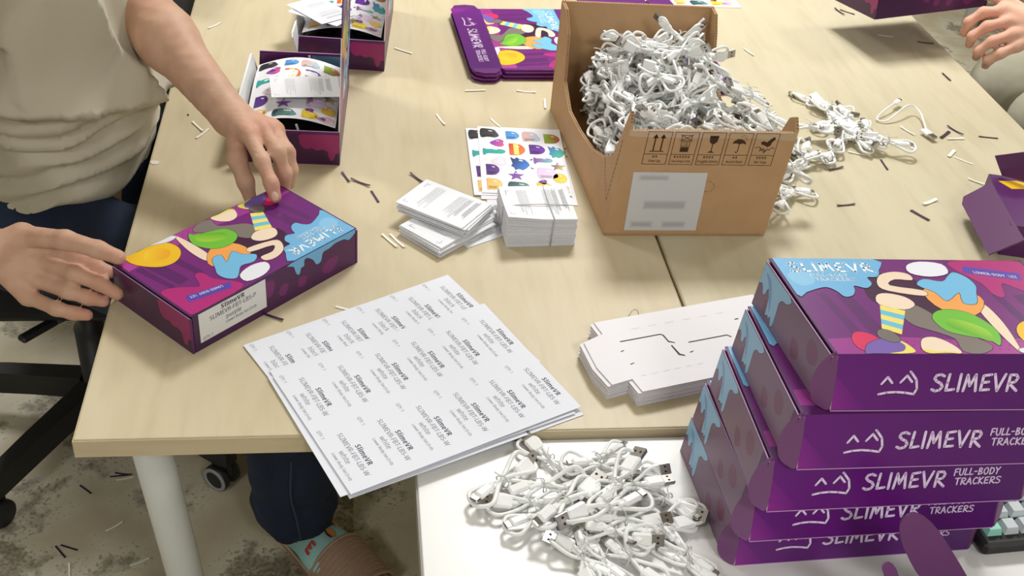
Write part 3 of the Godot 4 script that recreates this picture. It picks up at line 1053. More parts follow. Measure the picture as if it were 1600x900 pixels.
# the printed lid: slime drips, lettering and soft blobs of colour (u, v in millimetres)
func lid_print(s: SurfaceTool, map: Callable) -> void:
	ink(s, rect(0.5, 0.5, 264.5, 149.5), map, 0.0001, C(104, 26, 112), C(122, 34, 118), Vector2(1, 0.4))
	for x in [[22, 8], [40, 14], [200, 9], [222, 16], [243, 7]]:
		ink(s, PackedVector2Array([Vector2(x[0], 60), Vector2(x[0] + x[1], 58), Vector2(x[0] + x[1] + 8, 118), Vector2(x[0] + 6, 120)]), map, 0.0002, C(90, 22, 100))
	ink(s, pts("0.5,128 60,124 140,131 264.5,122 264.5,149.5 0.5,149.5"), map, 0.0002, C(150, 48, 138), C(176, 66, 150), Vector2(1, 0))
	for i in 22:
		for j in 3:
			var q := PackedVector2Array()
			for k in 6:
				q.append(Vector2(66 + i * 8.5 + (j % 2) * 4.2, 132 + j * 5.5) + Vector2.from_angle(TAU * k / 6) * 1.3)
			ink(s, q, map, 0.0003, C(134, 40, 128))
	ink(s, curvy(pts("125,98 76,76 74,48 96,26 128,30 142,58 150,92")), map, 0.0004, C(62, 20, 58))
	drip(s, map, "264,60 246,58 232,47 222,40 214,60 207,63 202,56 201,42 194,30 185,16 190,2 264,2", C(176, 36, 118), 0.0004)
	ink(s, pts("191,22 197,11 252,23 247,35"), map, 0.0007, C(86, 66, 170))
	pen(s, "LOWER-BODY SET", Vector2(203, 18.5), 4.2, 0.8, func(u: float, v: float, w: float) -> Vector3: return map.call(u, v + (u - 200) * 0.2, w), 0.0009, C(232, 226, 246), 0.8)
	# soft colour blobs
	drip(s, map, "177,148 173,120 173,84 180,74 185,80 186,104 182,132", C(240, 216, 192), 0.0008)
	drip(s, map, "163,93 136,84 130,60 143,46 177,52 186,70", C(240, 164, 84), 0.0010)
	drip(s, map, "155,139 136,150 122,145 124,128 108,116 94,107 90,90 101,76 113,78 122,92 124,108 139,120", C(126, 116, 110), 0.0008)
	drip(s, map, "162,138 157,130 139,124 122,116 118,98 129,86 147,84 163,92 172,111 170,126", C(112, 190, 58), 0.0012)
	ink(s, curvy(pts("158,132 140,120 128,108 134,98 152,104 164,118")), map, 0.0014, C(96, 172, 44), C(160, 208, 60), Vector2(1, -1))
	drip(s, map, "119,149 104,148 88,149 84,142 92,128 106,126 117,137", C(240, 218, 194), 0.0010)
	ink(s, curvy(pts("118,149 104,148.5 88,149 84,143 96,146 108,146")), map, 0.0013, C(232, 222, 108))
	drip(s, map, "74,145 56,149 34,149 27,149 36,135 57,127 68,133", C(120, 92, 172), 0.0010)
	ink(s, curvy(pts("76,146 72,134 66,130 70,138 64,146 50,149 66,149.2")), map, 0.0013, C(236, 222, 110))
	drip(s, map, "50,138 36,146 25,143 23,130 32,118 46,122", C(214, 40, 96), 0.0008)
	drip(s, map, "70,130 60,133 51,125 56,115 67,117", C(116, 108, 104), 0.0014)
	for i in 5:
		var a := i / 5.0
		var b := (i + 1) / 5.0
		var p0 := Vector2(75, 122).lerp(Vector2(97, 86), a)
		var p1 := Vector2(60, 113).lerp(Vector2(76, 77), a)
		var p2 := Vector2(60, 113).lerp(Vector2(76, 77), b)
		var p3 := Vector2(75, 122).lerp(Vector2(97, 86), b)
		ink(s, PackedVector2Array([p0, p1, p2, p3]), map, 0.0012, [C(238, 222, 112), C(112, 190, 220)][i % 2])
	drip(s, map, "97,84 76,76 80,62 92,58 108,64 112,76", C(240, 218, 194), 0.0011)
	drip(s, map, "129,62 96,54 90,44 100,28 118,22 131,26 130,36 112,35 102,45 132,53", C(238, 214, 190), 0.0013)
	drip(s, map, "176,74 163,73 168,56 148,70 143,56 131,44 143,34 160,38 172,28 181,22 190,30 192,44 186,56", C(116, 186, 226), 0.0014)
	drip(s, map, "174,24 152,30 134,24 137,11 154,4 176,8", C(232, 232, 240), 0.0016)
	drip(s, map, "250,150 232,149 210,149 194,141 190,123 198,108 213,100 230,103 244,117 252,134", C(240, 190, 34), 0.0010)
	ink(s, curvy(pts("226,142 210,140 202,126 212,114 228,118 236,130")), map, 0.0012, C(236, 164, 30), C(244, 204, 50), Vector2(1, 1))
	drip(s, map, "213,149.5 203,149.5 192,149.5 180,149.5 178,143 190,141 204,146", C(226, 226, 236), 0.0011)
	# the pale blue slime in the corner with its lettering
	drip(s, map, "0.5,0.5 0.5,61 12,57 26,51 36,49 43,55 47,64 56,62 62,54 65,46 76,50 85,42 85,32 96,31 103,20 106,0.5", C(112, 178, 222), 0.0018)
	ink(s, curvy(pts("4,30 16,22 30,28 26,42 10,46")), map, 0.0020, C(136, 192, 228))
	pen(s, "SLIMEVR", Vector2(11, 8), 15.5, 2.4, map, 0.0022, C(238, 246, 252), 0.94)
	pen(s, "FULL-BODY", Vector2(27, 26.5), 5.2, 0.9, map, 0.0022, C(226, 240, 250), 1.0)
	pen(s, "TRACKERS", Vector2(30, 33.5), 5.2, 0.9, map, 0.0022, C(226, 240, 250), 1.1)

func flap_print(s: SurfaceTool, map: Callable) -> void:
	ink(s, rect(0.3, 0.4, 264.7, 57), map, 0.0001, C(104, 26, 122), C(78, 20, 98), Vector2(1, -0.4))
	ink(s, PackedVector2Array([Vector2(0.3, 20), Vector2(34, 57), Vector2(0.3, 57)]), map, 0.0002, C(140, 38, 140), C(104, 26, 122), Vector2(1, -0.5))
	for k in 2:
		var w: float = [0.0003, 0.0005][k]
		var c: Color = [C(44, 14, 56), C(236, 214, 244)][k]
		var o: Vector2 = [Vector2(0.7, 0.7), Vector2.ZERO][k]
		for l in ["46,30 51,23 56,29", "64,28.5 69.5,21.5 75,28", "44.5,40.5 52,38.8 61,38.2 70,39 78.5,40.5 80.8,35 79,26 73.5,19 72,17.5"]:
			var q := PackedVector2Array()
			for p in pts(l):
				q.append(p + o)
			stroke(s, q, 2.3, map, w, c)
		pen(s, "SLIMEVR", Vector2(95, 20.5) + o, 17.0, 2.8, map, w, c, 0.83)
		pen(s, "FULL-BODY", Vector2(187, 18.5) + o * 0.5, 7.4, 1.35, map, w, c, 0.86)
		pen(s, "TRACKERS", Vector2(190, 29) + o * 0.5, 7.4, 1.35, map, w, c, 0.9)

func left_print(s: SurfaceTool, map: Callable) -> void:
	ink(s, pts("0.3,0.3 149,0.3 150,51 0.3,51"), map, 0.0001, C(110, 78, 106), C(130, 106, 126), Vector2(0.3, 1))
	for q in ["112,8 128,10 132,24 120,30 110,20", "84,30 96,28 104,40 92,46", "20,34 30,30 34,44 24,48"]:
		ink(s, curvy(pts(q)), map, 0.0002, C(118, 70, 98))
	drip(s, map, "0.6,0.6 0.6,24 5,22 9,24 13,30 17,28 19,20 24,22 27,34 29,45 33,42 36,44 39,40 43,48 47,44 46,30 45,18 50,12 58,10 60,0.6", C(140, 186, 216), 0.0003, true, 51.5, 149.6)
	ink(s, curvy(pts("8,8 20,10 30,24 34,38 28,30 18,16")), map, 0.0006, C(112, 152, 200))

func right_print(s: SurfaceTool, map: Callable) -> void:
	ink(s, rect(0.3, 0.3, 149.7, 51), map, 0.0001, C(62, 22, 62), C(74, 30, 74), Vector2(1, 0.2))
	drip(s, map, "0.6,0.6 0.6,30 6,32 9,42 13,45 17,38 18,30 26,26 34,28 42,24 50,26 58,20 60,10 56,0.6", C(148, 34, 100), 0.0002, false, 51.5, 149.6)
	for q in ["90,20 104,16 112,30 98,36", "120,8 132,10 130,24 120,22"]:
		ink(s, curvy(pts(q)), map, 0.0002, C(84, 30, 74))

func back_print(s: SurfaceTool, map: Callable) -> void:
	ink(s, rect(0.3, 0.3, 264.7, 56), map, 0.0001, C(80, 24, 84), C(62, 22, 70), Vector2(1, 0.5))
	for q in ["140,14 156,10 160,28 146,34", "118,30 128,26 134,38 124,44", "178,8 190,6 192,20 180,22", "30,30 50,26 60,40 44,48", "86,34 98,30 102,42 92,46"]:
		ink(s, curvy(pts(q)), map, 0.0002, C(112, 32, 104))
	drip(s, map, "0.6,0.6 2,7 12,12 21,7 37,6 47,9 58,10 62,22 70,23 75,14 84,6 90,6 91,15 96,16 99,24 104,21 108,8 112,0.6", C(112, 178, 222), 0.0003, true, 56.0)

func make_box(called: String, label: String, o: Vector3, f: Vector3, l: Vector3, opt := {}) -> Node3D:
	var t := thing(called, label, "box", o, opt.get("group", ""))
	o = Vector3.ZERO
	var bd: float = opt.get("depth", BD)
	var u := l.cross(f).normalized()
	if opt.has("up"):
		u = opt.up
	var card := mat("purple board", C(84, 28, 92), 0.38)
	var white := mat("white board", C(226, 226, 224), 0.7)
	var edge := white
	var pr := vmat("glossy print", 0.34, 0.5)
	var open: bool = opt.get("open", false)
	var s := ST()
	extr(s, rect(0, 0, BW, bd), frame(o, f, l, u), 0.0003, 0.0018)
	part("base", commit(s), card if not open else mat("black liner", C(20, 18, 22), 0.35), t)
	# short end walls, each a folded double board
	for e in 2:
		s = ST()
		var x0: float = [-0.004, BW + 0.004][e]
		var sg: float = [1.0, -1.0][e]
		var hgt := 0.0525 if not open else BH
		var flare: float = 0.004 if e == 0 and opt.has("depth") else 0.0
		extr(s, PackedVector2Array([Vector2(0, 0), Vector2(bd + 0.0035, 0), Vector2(bd - 0.001, hgt), Vector2(0, hgt)]), frame(o + f * (x0 - flare), l, u + f * (flare / hgt), f * sg), 0.0, 0.003)
		var w := part("end_wall", commit(s), card, t)
		s = ST()
		if e == 0:
			left_print(s, K(frame(o + f * x0 + u * 0.0522, l, -u - f * (flare / hgt), -f)))
		else:
			right_print(s, K(frame(o + f * x0 + u * 0.0522, l, -u, f)))
		part("slime_print", commit(s), pr, w)
		s = ST()
		for z in [0]:
			cbox(s, Transform3D(Basis(l, u, f).orthonormalized(), o + f * (x0 + sg * 0.0007) + l * (bd * 0.5) + u * (hgt + 0.0002)), Vector3(bd - 0.001, 0.0005, 0.0014), 0.0002)
		part("cut_edge", commit(s), mat("cut edge", C(196, 160, 196), 0.6), w)
	s = ST()
	extr(s, rect(0, 0, BW, BH), frame(o, f, u, l), 0.0, 0.0016)
	var bw := part("back_wall", commit(s), card, t)
	s = ST()
	back_print(s, K(frame(o + u * BH, f, -u, -l)))
	part("slime_print", commit(s), pr, bw)
	s = ST()
	if open:
		var lean := (u + l * 0.22).normalized()
		extr(s, pts("0.004,0 0.261,0 0.263,0.052 0.255,0.058 0.01,0.058 0.002,0.052"), frame(o + l * 0.148, f, lean, l), 0.0, 0.003)
		part("front_wall", commit(s), white, t)
	else:
		extr(s, rect(0, 0, BW, BH - 0.003), frame(o + l * (bd - 0.004), f, u, l), 0.0, 0.003)
		part("front_wall", commit(s), card, t)
	# lid with its hanging flap
	var lid_dir := l
	var lid_up := u
	var hinge := o + u * BH
	if open:
		var a: float = deg_to_rad(opt.get("lean", 3.0))
		lid_dir = (u * cos(a) - l * sin(a)).normalized()
		lid_up = (-l * cos(a) - u * sin(a)).normalized()
	s = ST()
	extr(s, rect(-0.002, 0, BW + 0.002, bd), frame(hinge, f, lid_dir, lid_up), -0.0016, 0.0)
	var lid := part("lid", commit(s), mat("white board", Color.WHITE) if open else card, t)
	s = ST()
	lid_print(s, K(frame(hinge, f, lid_dir, lid_up)))
	part("lid_print", commit(s), pr, lid)
	var fa: float = deg_to_rad(opt.get("flap", 0.0))
	var fd := (-u * cos(fa) + l * sin(fa)).normalized()
	var fn := (l * cos(fa) + u * sin(fa)).normalized()
	if open:
		fd = lid_dir
		fn = lid_up
	var fo := hinge + lid_dir * bd
	s = ST()
	extr(s, pts("0.0006,0 0.2644,0 0.2644,0.055 0.262,0.0575 0.003,0.0575 0.0006,0.055"), frame(fo, f, fd, fn), -0.0016, 0.0)
	var fl := part("front_flap", commit(s), card, t)
	s = ST()
	flap_print(s, K(frame(fo, f, fd, fn)))
	part("logo_print", commit(s), pr, fl)
	if not opt.get("tucked", false):
		for e in 2:
			var b := deg_to_rad(opt.get("ear", 40.0))
			var eu := ((-f if e == 0 else f) * cos(b) - fn * sin(b)).normalized()
			var ew := eu.cross(fd).normalized() * (1.0 if e == 1 else -1.0)
			s = ST()
			extr(s, curvy(pts("0,0.001 0.008,0.004 0.017,0.018 0.021,0.036 0.018,0.050 0.009,0.056 0,0.052"), 3), frame(fo + f * (0.0006 if e == 0 else BW - 0.0006), eu, fd, ew), -0.0008, 0.0008)
			part("flap_ear", commit(s), mat("mauve board", C(118, 70, 118), 0.4), fl)
		s = ST()
		for q in [[rect(0.0006, 0.057, 0.2644, 0.0577)], [rect(-0.0001, 0.002, 0.0007, 0.056)]]:
			extr(s, q[0], frame(fo, f, fd, fn), -0.0017, 0.0004)
		part("cut_edge", commit(s), mat("cut edge", C(196, 160, 196), 0.6), fl)
	return t

func stack_of_boxes() -> void:
	var rows := [[0.430, -0.726, 1.0, 84.0, 15.0, 0.150], [0.407, -0.708, 0.0, 88.5, 15.0, 0.162], [0.391, -0.708, -1.0, 90.0, 15.0, 0.166], [0.389, -0.720, -1.5, 88.5, 15.0, 0.164], [0.390, -0.734, -2.0, 87.0, 12.0, 0.157]]
	var says := ["topmost purple mailer box of the stack on the white table, lid in view", "second purple mailer box from the top of the stack on the white table", "middle purple mailer box of the stack of five on the white table", "second purple mailer box from the bottom of the stack on the white table", "lowest purple mailer box of the stack, standing on the white table"]
	for i in range(4, -1, -1):
		var r = rows[i]
		var f := Vector3(cos(deg_to_rad(r[2])), 0, sin(deg_to_rad(r[2])))
		var l := Vector3(cos(deg_to_rad(r[3])), 0, sin(deg_to_rad(r[3])))
		var corner := V(r[0], -0.011 + BH * (4 - i), r[1])
		make_box("mailer_box", says[i], corner - l * r[5], f, l, {"depth": r[5], "flap": r[4], "group": "purple mailer boxes in the stack", "up": Vector3.UP})

func other_boxes() -> void:
	# held box, label side towards the viewer
	var f := Vector3(-0.71729, 0, 0.69678)
	var l := Vector3(-0.69678, 0, -0.71729)
	var o := V(-0.14357, 0.0002, -1.20881) - f * 0.1325 - l * 0.075
	var held := make_box("mailer_box", "closed purple mailer box held between both hands, white label on its side", o, f, l, {"tucked": true})
	var s := ST()
	var lm := frame(Vector3(0, BH, 0), f, Vector3.DOWN, -l)
	extr(s, rect(0.155, 0.003, 0.257, 0.046), lm, 0.0003, 0.0006)
	var lab := part("label", commit(s), mat("label paper", C(222, 222, 220), 0.7), held)
	lab.set_meta("label", "white product label")
	s = ST()
	var face := func(u: float, v: float) -> Transform3D: return Transform3D(Basis(-f, Vector3.UP, -l), lm.call(u, v, 0.0008))
	# seen from outside the label runs the other way along the wall
	lettering(s, "SlimeVR", 0.0092, face.call(0.206, 0.0085), true)
	lettering(s, "SLIMEVR-FBT-LBS-P", 0.0082, face.call(0.206, 0.0175))
	lettering(s, "purple", 0.0080, face.call(0.206, 0.0265))
	lettering(s, "Lower-Body Set (5+0)", 0.0050, face.call(0.195, 0.0345))
	lettering(s, "QTY: 1", 0.0054, face.call(0.246, 0.0415))
	part("label_lettering", commit(s), mat("print ink", C(62, 60, 66), 0.8), lab)
	# two open boxes at the far left, lids standing
	var says := ["open purple box with a bent sticker sheet and a card inside, beyond the reaching hand", "open purple box behind the nearer open one, cards tossed over its sticker sheet"]
	for i in 2:
		var bo: Vector3 = [V(-0.0050, 0.0002, -1.776), V(0.0810, 0.0002, -2.104)][i]
		var bf: Vector3 = [Vector3(-0.052, 0, 0.9986), Vector3(-0.0893, 0, 0.996)][i]
		var bl := Vector3(-bf.z, 0, bf.x)
		var b := make_box("open_box", says[i], bo, bf, bl, {"open": true, "tucked": true, "lean": 2.0, "ear": 60.0})
		var m := frame(Vector3.ZERO, bf, bl, Vector3.UP)
		s = ST()
		extr(s, rect(0.004, 0.003, 0.26, 0.147), m, 0.018, 0.026)
		for q in [[0.03, 0.03], [0.03, 0.1], [0.14, 0.03], [0.14, 0.1], [0.21, 0.06]]:
			cbox(s, Transform3D(Basis(bf, Vector3.UP, bl), m.call(q[0] + 0.02, q[1] + 0.015, 0.03)), Vector3(0.05, 0.012, 0.035), 0.005)
		part("tracker_tray", commit(s), mat("black liner", C(20, 18, 22), 0.35), b)
		s = ST()
		extr(s, rect(0.002, 0.003, 0.044, BH - 0.003) if false else rect(0.003, 0.002, 0.147, BH - 0.002), frame(Vector3(0, 0, 0) + bf * 0.0005, bl, Vector3.UP, bf), 0.0, 0.0008)
		var lin := part("end_lining", commit(s), mat("plum board", C(86, 34, 88), 0.4), b)
		s = ST()
		ink(s, pts("4,3 62,3 60,14 50,20 44,34 30,40 16,36 4,44"), K(frame(Vector3.UP * BH + bf * 0.0014, bl, Vector3.DOWN, bf)), 0.0002, C(98, 140, 170))
		part("lining_print", commit(s), vmat("glossy print", 0.34, 0.5), lin)
	# box blanks lying flat behind the carton
	var bf := Vector3(0.063, 0, 0.998)
	var bl := Vector3(-0.998, 0, 0.063)
	var outline := pts("0,0 0,150 3,152 -16,158 -20,176 -16,198 0,205 262,205 276,200 284,186 284,164 276,156 263,152 272,146 274,8 265,0 266,-57 320,-60 322,-204 270,-207 336,-212 334,-258 262,-264 3,-264 -70,-258 -72,-212 -5,-207 -56,-204 -56,-60 0,-57", 0.001)
	for i in 6:
		var c := thing("box_blank", "%s unfolded purple box blank in the flat pile behind the carton" % ["lowest", "fifth from the top", "fourth from the top", "third from the top", "second from the top", "topmost, print side up,"][i], "box blank", V(0.399, 0.0003 + 0.003 * i, -2.097) + Vector3([0.0, 0.003, -0.002, 0.004, 0.001, 0.0][i], 0, [0.004, -0.003, 0.006, 0.0, 0.003, 0.0][i]), "purple box blanks behind the carton")
		s = ST()
		extr(s, outline, frame(Vector3.ZERO, bf, bl, Vector3.UP), 0.0, 0.0027)
		part("board", commit(s), mat("purple blank", C(100, 30, 110), 0.38), c)
		if i == 5:
			s = ST()
			lid_print(s, K(frame(Vector3.UP * 0.0027, bf, bl, Vector3.UP)))
			part("lid_print", commit(s), vmat("glossy print", 0.34, 0.5), c)
			s = ST()
			flap_print(s, K(frame(Vector3.UP * 0.0027 + bl * 0.1505, bf, bl, Vector3.UP)))
			part("logo_print", commit(s), vmat("glossy print", 0.34, 0.5), c)
	# box whose end flaps stand out at the right edge of the frame
	var rf := Vector3(0.62, 0, 0.785)
	rf = Vector3(0.995, 0, 0.10).normalized()
	var ro := V(0.99, 0.0002, -1.415)
	var t := thing("mailer_box", "purple box with its end flap folded out, on the right table beside the stack", "box", ro)
	s = ST()
	extr(s, rect(0, 0, 0.25, 0.15), frame(Vector3.ZERO, Vector3(0.97, 0, 0.24), Vector3(-0.24, 0, 0.97), Vector3.UP), 0.0003, 0.053)
	part("body", commit(s), mat("purple board", C(84, 28, 92), 0.38), t)
	s = ST()
	var e0 := V(0.966, 0.057, -1.352) - ro
	var ax := (V(0.957, 0.057, -1.225) - V(0.975, 0.057, -1.352))
	var m0 := V(0.978, 0.056, -1.385) - ro
	var dn := (Vector3(-0.80, -0.60, -0.1)).normalized()
	var dv := Vector3(-0.16, 0, 0.987).normalized()
	extr(s, pts("0,0 0.16,0 0.158,0.052 0.02,0.052 0.004,0.045"), frame(m0, dv, dn, dv.cross(dn)), 0.0, 0.0022)
	part("end_flap", commit(s), mat("plum flap", C(92, 46, 92), 0.4), t)
	s = ST()
	ink(s, pts("10,20 40,12 60,16 50,34 26,40"), K(frame(Vector3.UP * 0.0532, Vector3(0.97, 0, 0.24), Vector3(-0.24, 0, 0.97), Vector3.UP)), 0.0002, C(240, 190, 34))
	part("lid_print", commit(s), vmat("glossy print", 0.34, 0.5), t)
	s = ST()
	extr(s, pts("0,0 0.05,0.0 0.055,0.02 0.05,0.04 0.03,0.05 -0.02,0.028"), frame(m0 + Vector3(0.028, 0.0, -0.02), Vector3(0.75, 0.1, 0.65).normalized(), Vector3(0.05, 0.99, -0.1).normalized(), Vector3(0.65, 0.1, -0.75).normalized()), 0.0, 0.002)
	part("lid_ear", commit(s), mat("plum flap", C(92, 46, 92), 0.4), t)
	# box held up by the second person
	var hf := Vector3(0.968, 0.03, -0.25).normalized()
	var hl := Vector3(0.25, 0.10, 0.968)
	hl = (hl - hf * hl.dot(hf)).normalized()
	make_box("mailer_box", "purple box lifted over the far right table by the person in pale", V(0.975, 0.060, -2.105) + hf * BW + hl * BD, -hf, -hl, {"tucked": true})
	# box just under the bottom edge of the photograph, its flaps standing up
	var nb := thing("mailer_box", "purple box in the foreground under the stack, only its upright flap ears showing", "box", V(0.50, -0.0108, -0.585))
	s = ST()
	extr(s, rect(-0.01, -0.058, 0.265, 0.15), frame(Vector3.ZERO, Vector3(1, 0, 0), Vector3(0, 0, 1), Vector3.UP), 0.0, 0.042)
	part("body", commit(s), mat("purple board", C(84, 28, 92), 0.38), nb)
	for e in [["0.577,0.040 0.540,0.062 0.511,0.102 0.496,0.131 0.493,0.150 0.503,0.157 0.523,0.143 0.550,0.111 0.586,0.063 0.600,0.040", -0.640], ["0.500,0.040 0.479,0.100 0.470,0.120 0.476,0.126 0.491,0.105 0.515,0.040", -0.610]]:
		s = ST()
		var z: float = e[1]
		extr(s, curvy(pts(e[0]), 3), func(u: float, v: float, w: float) -> Vector3: return Vector3(u - 0.50, v + 0.0108, z + 0.585 + w), 0.0, 0.002)
		part("flap_ear", commit(s), mat("mauve board", C(118, 70, 118), 0.4), nb)

# ---------------------------------------------------------------- carton of cables
func carton() -> void:
	var kraft := mat("kraft board", Color.WHITE, 0.75)
	tri_mat(kraft, noise_tex(51, 0.02, [C(182, 145, 104), C(186, 149, 108), C(190, 153, 112)], 4), Vector3(2, 2, 2))
	var core := mat("board core", C(138, 104, 66), 0.9)
	var t := thing("carton", "brown corrugated carton with cut down walls and handling symbols, heaped with cables", "carton")
	var FLb := V(0.360, 0.0005, -1.317)
	var FRb := V(0.603, 0.0005, -1.317)
	var BLb := V(0.338, 0.0005, -1.706)
	var BRb := V(0.588, 0.0005, -1.706)
	var lean := {"FL": Vector3(0.013, 0, 0), "FR": Vector3(0.012, 0, 0), "BL": Vector3(-0.001, 0, 0), "BR": Vector3(0.004, 0, 0)}
	# wall map: along runs 0..1 between two corners, height in metres, w is inward thickness
	var wall := func(a: Vector3, b: Vector3, la: Vector3, lb: Vector3) -> Callable:
		var inn := (b - a).cross(Vector3.UP).normalized()
		return func(u: float, v: float, w: float) -> Vector3: return a.lerp(b, u) + Vector3.UP * v + la.lerp(lb, u) * (v / 0.18) + inn * w
	var front: Callable = wall.call(FRb, FLb, lean.FR, lean.FL)
	var left: Callable = wall.call(FLb, BLb, lean.FL, lean.BL)
	var back: Callable = wall.call(BLb, BRb, lean.BL, lean.BR)
	var right: Callable = wall.call(BRb, FRb, lean.BR, lean.FR)
	var profs := {
		"front_wall": [front, "0,0 1,0 1,0.172 0,0.172"],
		"side_wall": [left, "0,0 1,0 1,0.195 0.93,0.192 0.865,0.16 0.83,0.085 0.70,0.057 0.52,0.060 0.33,0.070 0.17,0.092 0.095,0.112 0.05,0.160 0.022,0.197 0.0,0.182"],
		"back_wall": [back, "0,0 1,0 1,0.194 0,0.196"],
		"end_wall": [right, "0,0 1,0 1,0.176 0.965,0.19 0.93,0.182 0.88,0.135 0.78,0.095 0.5,0.075 0.3,0.085 0.16,0.115 0.10,0.165 0.06,0.19 0,0.194"],
	}
	for k in profs:
		var s := ST()
		extr(s, pts(profs[k][1]), profs[k][0], 0.0, 0.005)
		var o := part(k, commit(s), kraft, t)
		# torn corrugated edge: flutes between the two liners along the rim
		s = ST()
		var p := pts(profs[k][1])
		for i in range(2, p.size()):
			var a := p[i]
			var b := p[(i + 1) % p.size()] if i < p.size() - 1 else p[0]
			if i == p.size() - 1:
				continue
			var ln: float = (profs[k][0].call(a.x, a.y, 0.0) as Vector3).distance_to(profs[k][0].call(b.x, b.y, 0.0))
			var n := int(ln / 0.004)
			for j in n:
				var c := a.lerp(b, (j + 0.3) / n)
				var e := a.lerp(b, (j + 0.8) / n)
				var q := [profs[k][0].call(c.x, c.y + 0.0004, 0.001), profs[k][0].call(e.x, e.y + 0.0004, 0.001), profs[k][0].call(e.x, e.y + 0.0004, 0.004), profs[k][0].call(c.x, c.y + 0.0004, 0.004)]
				quad(s, q[0], q[1], q[2], q[3])
		part("flute_edge", commit(s), core, o)
		if k == "side_wall":
			s = ST()
			# perforation: a V of short dashes down from the torn notch
			for ln in [[Vector2(0.19, 0.105), Vector2(0.055, 0.045)], [Vector2(0.03, 0.150), Vector2(0.055, 0.045)]]:
				for j in 14:
					var a: Vector2 = (ln[0] as Vector2).lerp(ln[1], j / 14.0)
					var b: Vector2 = (ln[0] as Vector2).lerp(ln[1], (j + 0.5) / 14.0)
					s.set_color(Color.WHITE)
					stroke(s, PackedVector2Array([Vector2(a.x * 0.39, a.y), Vector2(b.x * 0.39, b.y)]), 0.0014, func(u: float, v: float, w: float) -> Vector3: return left.call(u / 0.39, v, -w), 0.0003, C(70, 45, 25))
			part("perforation", commit(s), vmat("carton ink", 0.8), o)
		if k == "front_wall":
			carton_print(o, V(0.360, 0, -1.317))
	var s := ST()
	extr(s, PackedVector2Array([Vector2(FLb.x, -FLb.z), Vector2(FRb.x, -FRb.z), Vector2(BRb.x, -BRb.z), Vector2(BLb.x, -BLb.z)]), func(u: float, v: float, w: float) -> Vector3: return Vector3(u, FLb.y + w, -v), 0.0, 0.004)
	part("base", commit(s), kraft, t)

